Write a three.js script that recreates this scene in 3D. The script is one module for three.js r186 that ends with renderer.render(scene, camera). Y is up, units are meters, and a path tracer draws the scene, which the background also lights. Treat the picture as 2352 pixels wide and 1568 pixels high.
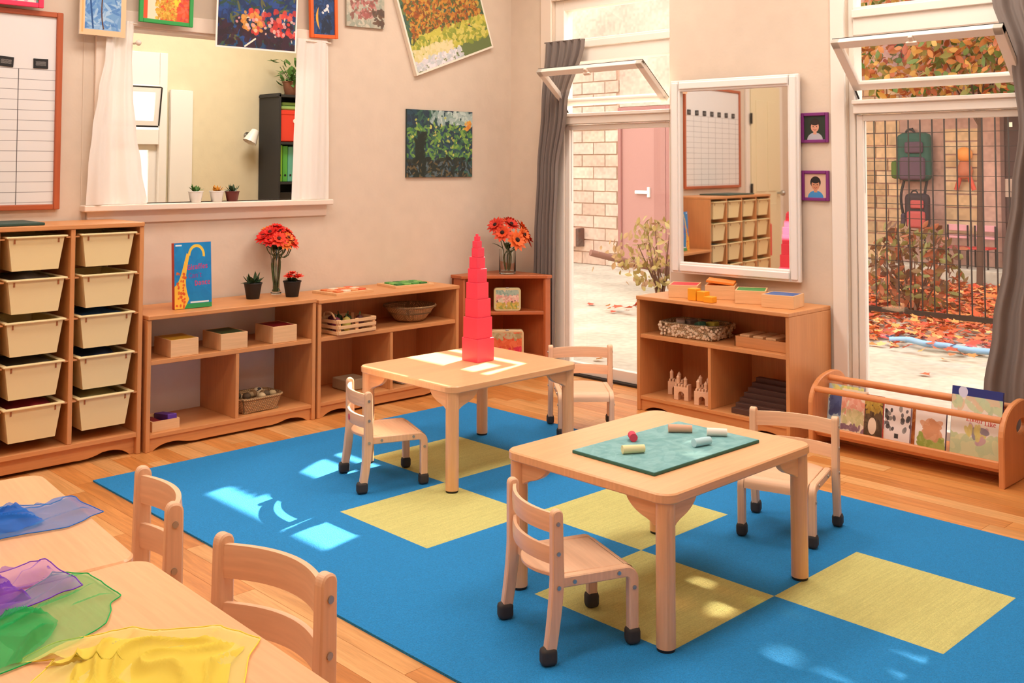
import * as THREE from 'three';
import { RoundedBoxGeometry } from 'three/addons/geometries/RoundedBoxGeometry.js';
import { mergeGeometries } from 'three/addons/utils/BufferGeometryUtils.js';
import { RectAreaLightUniformsLib } from 'three/addons/lights/RectAreaLightUniformsLib.js';

// ---------- camera, light, exposure ----------
const scene = new THREE.Scene();
const renderer = new THREE.WebGLRenderer({ antialias: true });
renderer.toneMapping = THREE.LinearToneMapping;
renderer.toneMappingExposure = 1.07;
renderer.shadowMap.enabled = true;
RectAreaLightUniformsLib.init();
const D2R = Math.PI / 180;
const camera = new THREE.PerspectiveCamera(2 * Math.atan(784 / 2360.3) / D2R, 2352 / 1568, 0.05, 120);
{
  const yaw = 135.927 * D2R, pit = 2.56 * D2R;              // the lens is shifted down, the camera is almost level
  camera.position.set(-2.2069, 1.2755, 3.1806);
  const f = new THREE.Vector3(Math.cos(pit) * Math.sin(yaw), Math.sin(pit), Math.cos(pit) * Math.cos(yaw));
  camera.lookAt(camera.position.clone().add(f));
  camera.rotateZ(0.095 * D2R);
  camera.setViewOffset(2352, 1568, 0, 511.3, 2352, 1568);
}
scene.background = new THREE.Color().setRGB(2.8, 2.75, 2.7);
const sun = new THREE.DirectionalLight(0xfff1dc, 27);
sun.position.set(2.4 + 8.6, 6.88, -0.7 - 2.0); sun.target.position.set(2.4, 0, -0.7);
sun.castShadow = true;
Object.assign(sun.shadow.camera, { left: -12, right: 12, top: 12, bottom: -12, near: 0.1, far: 40 });
sun.shadow.mapSize.set(2048, 2048);
scene.add(sun, sun.target);
const LAMP = { color: 0xfff5ea, power: 1 };      // ceiling panels
const RX = 2.44, BZ = -1.63, LX = -3.5, FZ = 4.4, CH = 3.0;   // room: right wall, back wall, left wall, front wall, ceiling

// ---------- helpers ----------
let seed = 7;
const rnd = (a = 1, b) => { seed |= 0; seed = seed + 0x6D2B79F5 | 0; let t = Math.imul(seed ^ seed >>> 15, 1 | seed); t = t + Math.imul(t ^ t >>> 7, 61 | t) ^ t; const r = ((t ^ t >>> 14) >>> 0) / 4294967296; return b === undefined ? r * a : a + r * (b - a); };
const V = (x, y, z) => new THREE.Vector3(x, y, z);
const taken = {};
const numbered = (n) => { const k = taken[n] = (taken[n] ?? -1) + 1; return k ? n + '_' + String(k).padStart(3, '0') : n; };
function tidy(g) {
  const o = g.index ? g.toNonIndexed() : g;
  for (const k of Object.keys(o.attributes)) if (!['position', 'normal', 'uv'].includes(k)) o.deleteAttribute(k);
  if (!o.attributes.uv) o.setAttribute('uv', new THREE.BufferAttribute(new Float32Array(o.attributes.position.count * 2), 2));
  return o;
}
function muv(g, axis, shift = [0, 0]) {               // uv in metres, u along the grain axis
  const p = g.attributes.position, n = g.attributes.normal, uv = g.attributes.uv;
  const A = { x: 0, y: 1, z: 2 }[axis];
  for (let i = 0; i < p.count; i++) {
    const q = [p.getX(i), p.getY(i), p.getZ(i)], m = [Math.abs(n.getX(i)), Math.abs(n.getY(i)), Math.abs(n.getZ(i))];
    const k = m.indexOf(Math.max(...m));
    let u, v;
    if (k === A) { u = q[(A + 1) % 3]; v = q[(A + 2) % 3]; } else { u = q[A]; v = q[3 - A - k]; }
    uv.setXY(i, u + shift[0], v + shift[1]);
  }
  return g;
}
function obj(name, geos, mat, parent, opt = {}) {
  const list = (Array.isArray(geos) ? geos : [geos]).map(tidy);
  let g = list.length > 1 ? mergeGeometries(list, false) : list[0];
  if (mat.userData.metric && !opt.keepUv) muv(g, opt.grain || 'x', [rnd(), rnd()]);
  const m = new THREE.Mesh(g, mat);
  m.name = parent ? name : numbered(name); m.castShadow = m.receiveShadow = true;
  (parent || scene).add(m);
  return m;
}
function thing(name, label, category, [x, y, z] = [0, 0, 0], turn = 0, group) {
  const o = new THREE.Group(); o.name = numbered(name); o.position.set(x, y, z); o.rotation.y = turn;
  o.userData = { label, category }; if (group) o.userData.group = group;
  scene.add(o); return o;
}
function tag(o, label, category, group) { Object.assign(o.userData, { label, category }); if (group) o.userData.group = group; return o; }
function struct(name, geos, mat, opt) { const o = obj(name, geos, mat, null, opt); o.userData.kind = 'structure'; return o; }
function structGroup(name, label, category) { const o = new THREE.Group(); o.name = numbered(name); o.userData = { kind: 'structure' }; if (label) Object.assign(o.userData, { label, category }); scene.add(o); return o; }
const box = (w, h, d, x = 0, y = 0, z = 0, b = 0) => (b ? new RoundedBoxGeometry(w, h, d, 1, Math.min(b, w / 2.1, h / 2.1, d / 2.1)) : new THREE.BoxGeometry(w, h, d)).translate(x, y, z);
const bb = (x0, x1, y0, y1, z0, z1, b = 0) => box(x1 - x0, y1 - y0, z1 - z0, (x0 + x1) / 2, (y0 + y1) / 2, (z0 + z1) / 2, b);
const cyl = (r0, r1, h, x, y, z, seg = 16) => new THREE.CylinderGeometry(r1, r0, h, seg).translate(x, y, z);
function rod(a, b, r, seg = 10, r2 = r) {
  const d = b.clone().sub(a), g = new THREE.CylinderGeometry(r2, r, d.length(), seg);
  g.applyQuaternion(new THREE.Quaternion().setFromUnitVectors(V(0, 1, 0), d.clone().normalize()));
  return g.translate((a.x + b.x) / 2, (a.y + b.y) / 2, (a.z + b.z) / 2);
}
const tube = (pts, r, n = 20, seg = 6) => new THREE.TubeGeometry(new THREE.CatmullRomCurve3(pts), n, r, seg);
const lathe = (pts, seg = 24) => new THREE.LatheGeometry(pts.map(([x, y]) => new THREE.Vector2(x, y)), seg);
function extr(pts, depth, bevel = 0.002, curve = 6) {   // pts: array of [x, y] or a Shape, extruded along z, centred
  const s = pts.getPoints ? pts : new THREE.Shape(pts.map(([x, y]) => new THREE.Vector2(x, y)));
  return new THREE.ExtrudeGeometry(s, { depth: depth - 2 * bevel, bevelEnabled: bevel > 0, bevelSize: bevel, bevelThickness: bevel, bevelOffset: -bevel, bevelSegments: 1, curveSegments: curve }).translate(0, 0, -depth / 2 + bevel);
}
function rrect(w, h, r) { const s = new THREE.Shape(), x = -w / 2, y = -h / 2; s.moveTo(x + r, y); s.lineTo(x + w - r, y); s.absarc(x + w - r, y + r, r, -Math.PI / 2, 0); s.lineTo(x + w, y + h - r); s.absarc(x + w - r, y + h - r, r, 0, Math.PI / 2); s.lineTo(x + r, y + h); s.absarc(x + r, y + h - r, r, Math.PI / 2, Math.PI); s.lineTo(x, y + r); s.absarc(x + r, y + r, r, Math.PI, 1.5 * Math.PI); return s; }
function grid(nu, nv, fn) {
  const p = [], uv = [], ix = [];
  for (let j = 0; j <= nv; j++) for (let i = 0; i <= nu; i++) { const q = fn(i / nu, j / nv); p.push(q.x, q.y, q.z); uv.push(i / nu, j / nv); }
  for (let j = 0; j < nv; j++) for (let i = 0; i < nu; i++) { const a = j * (nu + 1) + i, b = a + 1, c = a + nu + 1, d = c + 1; ix.push(a, b, d, a, d, c); }
  const g = new THREE.BufferGeometry();
  g.setAttribute('position', new THREE.Float32BufferAttribute(p, 3)); g.setAttribute('uv', new THREE.Float32BufferAttribute(uv, 2)); g.setIndex(ix); g.computeVertexNormals();
  return g;
}
// value noise
const hsh = (x, y, s = 0) => { let h = Math.imul(x, 374761393) + Math.imul(y, 668265263) + Math.imul(s, 974711) | 0; h = Math.imul(h ^ h >>> 13, 1274126177); return ((h ^ h >>> 16) >>> 0) / 4294967296; };
function vn(x, y, s = 0, px = 0, py = 0) {
  const xi = Math.floor(x), yi = Math.floor(y), fx = x - xi, fy = y - yi, u = fx * fx * (3 - 2 * fx), v = fy * fy * (3 - 2 * fy);
  const m = (a, p) => p ? ((a % p) + p) % p : a;
  const q = (i, j) => hsh(m(xi + i, px), m(yi + j, py), s);
  return (q(0, 0) * (1 - u) + q(1, 0) * u) * (1 - v) + (q(0, 1) * (1 - u) + q(1, 1) * u) * v;
}
function dataTex(w, h, fn, srgb, rep) {
  const a = new Uint8Array(w * h * 4);
  for (let y = 0; y < h; y++) for (let x = 0; x < w; x++) { const c = fn(x / w, y / h, x, y), k = (y * w + x) * 4; for (let i = 0; i < 3; i++) a[k + i] = Math.max(0, Math.min(255, (Array.isArray(c) ? c[i] : c) * 255)); a[k + 3] = 255; }
  const t = new THREE.DataTexture(a, w, h); t.magFilter = THREE.LinearFilter; t.wrapS = t.wrapT = THREE.RepeatWrapping; if (srgb) t.colorSpace = THREE.SRGBColorSpace; if (rep) t.repeat.set(...rep); t.needsUpdate = true; return t;
}
function canvasTex(w, h, draw) { const c = document.createElement('canvas'); c.width = w; c.height = h; const x = c.getContext('2d'); draw(x, w, h); const t = new THREE.CanvasTexture(c); t.colorSpace = THREE.SRGBColorSpace; return t; }

// ---------- materials ----------
const woodTex = dataTex(512, 256, (u, v) => {
  const w = vn(u * 4, v * 4, 1, 4, 4) * 0.5, s = vn(u * 6 , (v + w * 0.05) * 90, 2, 6, 90), f = vn(u * 24, v * 200, 3, 24, 200), b = vn(u * 3, v * 10, 4, 3, 10);
  const k = 0.90 + 0.04 * s + 0.025 * f + 0.035 * b; return [k, k * (0.985 + 0.01 * s), k * (0.965 + 0.02 * s)];
}, true, [1.1, 2.2]);
const plankTex = dataTex(512, 256, (u, v) => {
  const w = vn(u * 3, v * 5, 11, 3, 5), s = vn(u * 5, (v + w * 0.12) * 46, 12, 5, 46), f = vn(u * 30, v * 220, 13, 30, 220), k = 0.76 + 0.10 * s + 0.07 * f + 0.08 * w;
  return [k, k * (0.96 + 0.03 * s), k * (0.90 + 0.08 * s)];
}, true, [1.3, 3.0]);
const grainBump = dataTex(256, 256, (u, v) => 0.5 * vn(u * 20, v * 120, 21, 20, 120) + 0.5 * vn(u * 60, v * 250, 22, 60, 250), false, [1.1, 2.2]);
const plasterBump = dataTex(256, 256, (u, v) => 0.6 * vn(u * 40, v * 40, 31, 40, 40) + 0.4 * vn(u * 110, v * 110, 32, 110, 110), false, [1, 1]);
const plasterTex = dataTex(256, 256, (u, v) => { const k = 0.94 + 0.04 * vn(u * 3, v * 3, 33, 3, 3) + 0.02 * vn(u * 40, v * 40, 34, 40, 40); return [k, k, k]; }, true, [0.5, 0.5]);
const pileTex = dataTex(512, 512, (u, v) => { const k = 0.84 + 0.12 * vn(u * 256, v * 256, 41, 256, 256) + 0.04 * vn(u * 120, v * 120, 42, 120, 120); return [k, k, k]; }, true, [2, 2]);
const weaveTex = dataTex(512, 512, (u, v) => { const k = 0.86 + 0.06 * vn(u * 8, v * 170, 43, 8, 170) + 0.08 * vn(u * 200, v * 200, 44, 200, 200); return [k, k, k]; }, true, [2, 2]);
const pileBump = dataTex(256, 256, (u, v) => vn(u * 128, v * 128, 45, 128, 128), false, [4, 4]);
const clothBump = dataTex(256, 256, (u, v) => 0.5 + 0.25 * Math.sin(u * 402) * Math.sin(v * 402) + 0.2 * vn(u * 90, v * 90, 47, 90, 90), false, [4, 4]);
const rockTex = dataTex(512, 512, (u, v) => { const k = 0.74 + 0.16 * vn(u * 6, v * 6, 51, 6, 6) + 0.1 * vn(u * 60, v * 60, 52, 60, 60); return [k, k * 0.99, k * 0.96]; }, true, [0.5, 0.5]);
const wickTex = dataTex(256, 128, (u, v) => { const a = Math.floor(v * 16), o = a % 2 * 0.5, k = 0.6 + 0.4 * Math.abs(Math.sin((u * 24 + o) * Math.PI)) * Math.abs(Math.sin(v * 16 * Math.PI)); return [k, k * 0.96, k * 0.9]; }, true, [4, 8]);
function mat(color, rough = 0.7, o = {}) { const { metric, ...r } = o; const m = new (r.transmission || r.clearcoat || r.sheen ? THREE.MeshPhysicalMaterial : THREE.MeshStandardMaterial)({ color, roughness: rough, side: THREE.DoubleSide, ...r }); if (metric) m.userData.metric = 1; return m; }
const wood = (c, r = 0.45) => mat(c, r, { map: woodTex, bumpMap: grainBump, bumpScale: 0.0003, metric: 1 });
const M = {
  table: wood(0xffc592, 0.28), chair: wood(0xffd2ad, 0.38), shelf: wood(0xe29d63, 0.4), corner: wood(0xc56c3c, 0.4), pale: wood(0xf7c793, 0.5), rack: wood(0xe89a60, 0.38), dark: wood(0x5a3c33, 0.45), redwood: wood(0xc0623a, 0.4), brown: wood(0xb4703f, 0.5),
  wall: mat(0xe2d0bc, 0.85, { map: plasterTex, bumpMap: plasterBump, bumpScale: 0.0006, metric: 1 }),
  cream: mat(0xeadebd, 0.85, { map: plasterTex, bumpMap: plasterBump, bumpScale: 0.0006, metric: 1 }),
  ceil: mat(0xf3ece0, 0.9, { map: plasterTex, metric: 1 }),
  white: mat(0xf2e9dd, 0.45, { bumpMap: plasterBump, bumpScale: 0.0002, metric: 1 }),
  whiteGloss: mat(0xf2eee8, 0.25), trim: mat(0xeddccb, 0.5),
  black: mat(0x1d1b1c, 0.6), rubber: mat(0x3a3634, 0.7), charcoal: mat(0x2a2a2d, 0.6), steel: mat(0xb9b6b0, 0.3, { metalness: 0.9 }), iron: mat(0x2c2623, 0.6, { metalness: 0.3 }),
  tray: mat(0xf2dda6, 0.42), paper: mat(0xfaf6ee, 0.8), glass: new THREE.MeshPhysicalMaterial({ color: 0xffffff, roughness: 0, transmission: 1, thickness: 0, ior: 1.45 }),
  vase: new THREE.MeshPhysicalMaterial({ color: 0xf6fbf8, roughness: 0.02, transmission: 1, thickness: 0.004, ior: 1.45 }),
  mirror: mat(0xf2f2f0, 0.02, { metalness: 1 }),
  grey: mat(0x82766f, 0.88, { bumpMap: clothBump, bumpScale: 0.0004 }),
  sheer: mat(0xfbf7f1, 0.9, { bumpMap: clothBump, bumpScale: 0.0003, transmission: 0.3, thickness: 0 }),
  leafGreen: mat(0x4f7a35, 0.6), darkLeaf: mat(0x37502f, 0.6), stem: mat(0x55663a, 0.7), soil: mat(0x3b2a20, 0.95),
  red: mat(0xf03820, 0.6), orange: mat(0xf06a25, 0.6), wicker: mat(0xf2c894, 0.75, { map: wickTex, bumpMap: wickTex, bumpScale: 0.004, metric: 1 }), wickerPale: mat(0xecd3ac, 0.8, { map: wickTex, bumpMap: wickTex, bumpScale: 0.003, metric: 1 }),
  concrete: mat(0xddd4c6, 0.9, { map: rockTex, metric: 1 }),
};

// ---------- room shell ----------
const T = 0.14;
{
  const f = structGroup('floor');
  obj('subfloor', [bb(LX - T, RX + T, -0.14, -0.012, BZ - 0.12, FZ + T)], M.brown, f);
  const tones = [0xf2ad68, 0xeaa05a, 0xf4b674, 0xe39650, 0xf0a962, 0xf6bc7c, 0xe79c56].map((c) => mat(c, 0.34, { map: plankTex, bumpMap: grainBump, bumpScale: 0.0003, metric: 1 }));
  const W = 0.0835; let k = 0;
  for (let x = -1.57; x < RX - 0.02; x += W, k++) {
    let z = BZ - rnd(0, 0.6);
    while (z < 2.6) {
      const L = rnd(0.55, 1.35), z0 = Math.max(z, BZ), z1 = Math.min(z + L, 2.6);
      if (z1 - z0 > 0.05) obj('plank', bb(x + 0.0006, Math.min(x + W - 0.0006, RX), -0.012, 0, z0 + 0.0006, z1 - 0.0006), tones[Math.floor(rnd(7))], f, { grain: 'z' });
      z += L;
    }
  }
  obj('far_boards', [bb(LX, -1.572, -0.012, 0, BZ, FZ), bb(-1.572, RX, -0.012, 0, 2.602, FZ)], tones[1], f, { grain: 'z' }).userData.kind = 'stuff';
}
struct('ceiling', bb(LX - T, RX + T, CH, CH + 0.14, BZ - 0.12, FZ + T), M.ceil);
struct('wall_left', bb(LX - T, LX, 0, CH, BZ - 0.12, FZ + T), M.wall);
struct('wall_front', bb(LX, RX, 0, CH, FZ, FZ + T), M.wall);
const OP1 = [-1.25, -0.345], OP2 = [0.725, 1.60], OPT = 2.30;       // door openings in the right wall
struct('wall_right', [bb(RX, RX + T, 0, CH, BZ - 0.12, OP1[0]), bb(RX, RX + T, 0, CH, OP1[1], OP2[0]), bb(RX, RX + T, 0, CH, OP2[1], FZ + T), bb(RX, RX + T, OPT, CH, OP1[0], OP1[1]), bb(RX, RX + T, OPT, CH, OP2[0], OP2[1])], M.wall);
const W0 = -0.2, W1 = 0.93, WY0 = 1.085, WY1 = 1.935;               // opening to the next room
const D0 = -2.5, D1 = -1.78, DT = 2.05;                              // closed door in the back wall
struct('wall_back', [bb(LX, W0, 0, CH, BZ - 0.12, BZ), bb(W1, RX, 0, CH, BZ - 0.12, BZ), bb(W0, W1, 0, WY0, BZ - 0.12, BZ), bb(W0, W1, WY1, CH, BZ - 0.12, BZ)], M.wall);
struct('baseboard_back', bb(D1 + 0.1, RX - 0.012, 0, 0.09, BZ, BZ + 0.012, 0.003), M.white);
struct('baseboard_right', [bb(RX - 0.012, RX, 0, 0.09, OP1[1] + 0.07, OP2[0] - 0.09, 0.003), bb(RX - 0.012, RX, 0, 0.09, OP2[1] + 0.08, FZ, 0.003)], M.white);
struct('trim_1', bb(-0.327, -0.321, 0.0, CH, BZ, BZ + 0.003), M.wall, { grain: 'y' });

// glazed doors with hopper transoms in the right wall
function glazedDoor(n, [z0, z1], zg0, zg1, tilt) {
  const g = structGroup('door_' + n), x0 = RX + 0.02, x1 = RX + 0.10;
  const fr = (y0, y1, a, b, xa = x0, xb = x1) => bb(xa, xb, y0, y1, a, b, 0.004);
  obj('jamb', fr(0, OPT, z0, zg0 - 0.035), M.white, g, { grain: 'y' });
  obj('jamb', fr(0, OPT, zg1 + 0.035, z1), M.white, g, { grain: 'y' });
  obj('head', fr(2.235, OPT, zg0 - 0.035, zg1 + 0.035), M.white, g, { grain: 'z' });
  obj('transom_bar', [fr(1.525, 1.585, zg0 - 0.035, zg1 + 0.035, RX - 0.0, x1), fr(1.57, 1.59, zg0 - 0.035, zg1 + 0.035, RX - 0.015, x1)], M.white, g, { grain: 'z' });
  obj('middle_rail', [fr(1.905, 2.045, zg0 - 0.035, zg1 + 0.035, x0 - 0.01), fr(1.99, 2.03, zg0 - 0.035, zg1 + 0.035, RX - 0.005)], M.white, g, { grain: 'z' });
  const leaf = new THREE.Group(); leaf.name = 'door_leaf'; g.add(leaf);
  obj('stile', bb(RX + 0.03, RX + 0.07, 0.012, 1.52, zg0 - 0.033, zg0, 0.003), M.white, leaf, { grain: 'y' });
  obj('stile', bb(RX + 0.03, RX + 0.07, 0.012, 1.52, zg1, zg1 + 0.033, 0.003), M.white, leaf, { grain: 'y' });
  obj('rail', bb(RX + 0.03, RX + 0.07, 0.012, 0.075, zg0, zg1, 0.003), M.white, leaf, { grain: 'z' });
  obj('rail', bb(RX + 0.03, RX + 0.07, 1.49, 1.52, zg0, zg1, 0.003), M.white, leaf, { grain: 'z' });
  obj('pane', bb(RX + 0.047, RX + 0.051, 0.075, 1.49, zg0, zg1), M.glass, leaf);
  obj('upper_pane', bb(RX + 0.055, RX + 0.059, 2.045, 2.235, zg0 - 0.03, zg1 + 0.03), M.glass, g);
  const h = new THREE.Group(); h.name = 'hopper_sash'; h.position.set(RX + 0.012, 1.645, 0); h.rotation.z = tilt; g.add(h);
  const a = zg0 - 0.03, b = zg1 + 0.01, L = 0.31;
  const sash = [bb(-0.014, 0.014, 0, L, a, a + 0.042, 0.003), bb(-0.014, 0.014, 0, L, b - 0.042, b, 0.003), bb(-0.014, 0.014, 0, 0.042, a, b, 0.003), bb(-0.014, 0.014, L - 0.042, L, a, b, 0.003)];
  obj('sash_frame', sash, M.white, h, { grain: 'z' });
  obj('gasket', [bb(0.0145, 0.017, L - 0.006, L, a, b), bb(0.0145, 0.017, 0, L, b - 0.006, b)], M.black, h);
  obj('pane', bb(-0.002, 0.002, 0.042, L - 0.042, a + 0.042, b - 0.042), M.glass, h);
  obj('latch', [box(0.018, 0.05, 0.02, -0.022, L - 0.02, (a + b) / 2, 0.004), box(0.012, 0.02, 0.05, -0.032, L - 0.03, (a + b) / 2, 0.004)], M.trim, h);
  obj('sill_strip', bb(RX - 0.004, x1, 0, 0.012, z0, z1), M.iron, g);
  obj('weather_strip', bb(x0 + 0.01, x0 + 0.03, 1.585, 1.592, zg0 - 0.03, zg1 + 0.03), M.black, g);
  obj('stay_arm', rod(V(RX + 0.05, 1.60, zg0 - 0.028), V(RX + 0.01 - Math.sin(tilt) * 0.1, 1.66 + Math.cos(tilt) * 0.1, zg0 - 0.028), 0.005, 6), M.iron, g);
  return g;
}
glazedDoor(1, OP1, -1.14, -0.375, 50 * D2R);
glazedDoor(2, OP2, 0.79, 1.53, 46 * D2R);
struct('trim_2', [bb(RX - 0.016, RX, 0.0, OPT + 0.09, -1.345, -1.255, 0.004), bb(RX - 0.016, RX, OPT, OPT + 0.09, -1.255, OP1[1] - 0.002, 0.004)], M.trim, { grain: 'y' });
struct('trim_3', [bb(RX - 0.018, RX, 0.0, OPT + 0.09, 0.648, 0.722, 0.004), bb(RX - 0.018, RX, 0, OPT + 0.09, 1.605, 1.69, 0.004), bb(RX - 0.018, RX, OPT, OPT + 0.09, 0.723, 1.604, 0.004)], M.white, { grain: 'y' });

// opening to the next room with casing and sill
{
  const g = structGroup('window_1');
  obj('casing', bb(W0 - 0.075, W0, WY0, WY1 + 0.02, BZ, BZ + 0.018, 0.004), M.trim, g, { grain: 'y' });
  obj('casing', bb(W1, W1 + 0.075, WY0, WY1 + 0.02, BZ, BZ + 0.018, 0.004), M.trim, g, { grain: 'y' });
  obj('casing', bb(W0 - 0.075, W1 + 0.075, WY1 + 0.0, WY1 + 0.075, BZ, BZ + 0.02, 0.004), M.trim, g);
  obj('reveal', [bb(W0, W0 + 0.012, WY0, WY1, BZ - 0.12, BZ), bb(W1 - 0.012, W1, WY0, WY1, BZ - 0.12, BZ), bb(W0, W1, WY1 - 0.012, WY1, BZ - 0.12, BZ)], M.white, g);
  obj('sill', bb(W0 - 0.13, W1 + 0.10, WY0 - 0.03, WY0, BZ - 0.12, BZ + 0.06, 0.006), M.trim, g);
  obj('apron', bb(W0 - 0.1, W1 + 0.085, WY0 - 0.09, WY0 - 0.03, BZ, BZ + 0.015, 0.004), M.trim, g);
}
{ // closed cream door left of the whiteboard, seen in the mirror
  const g = structGroup('door_3');
  const dm = mat(0xefe3bd, 0.5);
  obj('leaf', [bb(D0 + 0.01, D1 - 0.01, 0.01, DT, BZ + 0.001, BZ + 0.03, 0.004)], dm, g);
  for (const [y0, y1] of [[0.2, 0.9], [1.02, 1.9]]) for (const [a, b] of [[D0 + 0.11, -2.17], [-2.11, D1 - 0.11]]) obj('panel', bb(a, b, y0, y1, BZ + 0.03, BZ + 0.036, 0.006), dm, g);
  for (const y of [0.3, 1.05, 1.72]) obj('hinge', [bb(D1 - 0.03, D1 + 0.02, y - 0.05, y + 0.05, BZ + 0.03, BZ + 0.034), cyl(0.008, 0.008, 0.1, D1 - 0.004, y, BZ + 0.036, 8)], M.iron, g);
  obj('knob', [new THREE.SphereGeometry(0.028, 14, 10).translate(D0 + 0.09, 1.0, BZ + 0.085), cyl(0.01, 0.01, 0.06, 0, 0, 0, 8).rotateX(Math.PI / 2).translate(D0 + 0.09, 1.0, BZ + 0.055)], M.steel, g);
  obj('casing', [bb(D1, D1 + 0.08, 0, DT + 0.08, BZ, BZ + 0.02, 0.004), bb(D0 - 0.08, D0, 0, DT + 0.08, BZ, BZ + 0.02, 0.004), bb(D0, D1, DT, DT + 0.08, BZ, BZ + 0.02, 0.004)], M.white, g);
}

// ---------- the next room ----------
const NZ = -4.1;
struct('wall_back_2', [bb(-1.2, 0.45, 0, CH, NZ - 0.12, NZ), bb(1.26, RX + T, 0, CH, NZ - 0.12, NZ), bb(0.45, 1.26, 2.1, CH, NZ - 0.12, NZ)], M.cream);
struct('wall_left_2', bb(-1.32, -1.2, 0, CH, NZ - 0.12, BZ - 0.12), M.cream);
struct('wall_right_2', [bb(RX, RX + T, 0, CH, NZ, BZ - 0.12)], M.cream);
struct('floor_2', bb(-1.32, RX + T, -0.14, 0, NZ - 0.12, BZ - 0.12), M.brown, { grain: 'z' });
struct('ceiling_2', bb(-1.32, RX + T, CH, CH + 0.14, NZ - 0.12, BZ - 0.12), M.ceil);
struct('wall_partition_lining', [bb(-1.2, W0, 0, CH, BZ - 0.126, BZ - 0.12), bb(W1, RX, 0, CH, BZ - 0.126, BZ - 0.12), bb(W0, W1, 0, WY0 - 0.03, BZ - 0.126, BZ - 0.12), bb(W0, W1, WY1, CH, BZ - 0.126, BZ - 0.12)], M.cream);
{ // glazed garden door of the next room with its open transom
  const g = structGroup('door_4'), za = NZ - 0.1, zb = NZ + 0.0;
  obj('jamb', bb(1.20, 1.26, 0, 2.1, za, zb + 0.015, 0.004), M.whiteGloss, g);
  obj('jamb', bb(0.45, 0.51, 0, 2.1, za, zb + 0.015, 0.004), M.whiteGloss, g);
  obj('head', bb(0.51, 1.20, 1.86, 2.1, za, zb + 0.01, 0.004), M.whiteGloss, g);
  obj('transom_bar', bb(0.51, 1.20, 1.42, 1.53, za, zb + 0.01, 0.004), M.whiteGloss, g);
  obj('leaf_frame', [bb(0.51, 0.57, 0.02, 1.42, NZ - 0.07, NZ - 0.03), bb(1.14, 1.20, 0.02, 1.42, NZ - 0.07, NZ - 0.03), bb(0.57, 1.14, 0.02, 0.2, NZ - 0.07, NZ - 0.03), bb(0.57, 1.14, 1.38, 1.42, NZ - 0.07, NZ - 0.03)], M.whiteGloss, g);
  obj('pane', bb(0.57, 1.14, 0.2, 1.38, NZ - 0.052, NZ - 0.048), M.glass, g);
  const s = new THREE.Group(); s.name = 'hopper_sash'; s.position.set(0, 1.56, NZ + 0.01); s.rotation.x = 0.16; g.add(s);
  obj('sash_frame', [bb(0.52, 0.56, 0, 0.28, -0.012, 0.012), bb(1.15, 1.19, 0, 0.28, -0.012, 0.012), bb(0.56, 1.15, 0, 0.035, -0.012, 0.012), bb(0.56, 1.15, 0.245, 0.28, -0.012, 0.012)], M.whiteGloss, s);
  obj('gasket', [bb(1.186, 1.194, 0, 0.285, 0.01, 0.02), bb(0.52, 1.19, 0.278, 0.288, -0.012, 0.012), bb(0.52, 1.19, -0.012, -0.002, -0.012, 0.012)], M.iron, s);
  obj('pane', bb(0.56, 1.15, 0.035, 0.245, -0.002, 0.002), M.glass, s);
}
tag(obj('folding_door', [bb(1.275, 1.45, 0.02, 1.83, NZ + 0.01, NZ + 0.045, 0.004)], M.whiteGloss), 'tall bright white door leaf folded against the wall of the next room', 'door');
{ // white lamp shade by the dark bookcase of the next room
  const t = thing('wall_lamp', 'small white wall lamp beside the dark bookcase in the next room', 'lamp', [1.93, 1.47, NZ]);
  obj('arm', rod(V(0, 0.03, 0.005), V(-0.01, 0.05, 0.1), 0.008, 8), M.steel, t);
  obj('shade', lathe([[0.02, 0.06], [0.03, 0.055], [0.055, -0.05], [0.053, -0.05], [0.028, 0.05]], 20).rotateZ(-0.5).translate(-0.02, 0.02, 0.12), M.whiteGloss, t);
  obj('wall_plate', cyl(0.03, 0.03, 0.01, 0, 0, 0, 16).rotateX(Math.PI / 2).translate(0, 0.03, 0.006), M.steel, t);
}
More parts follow.
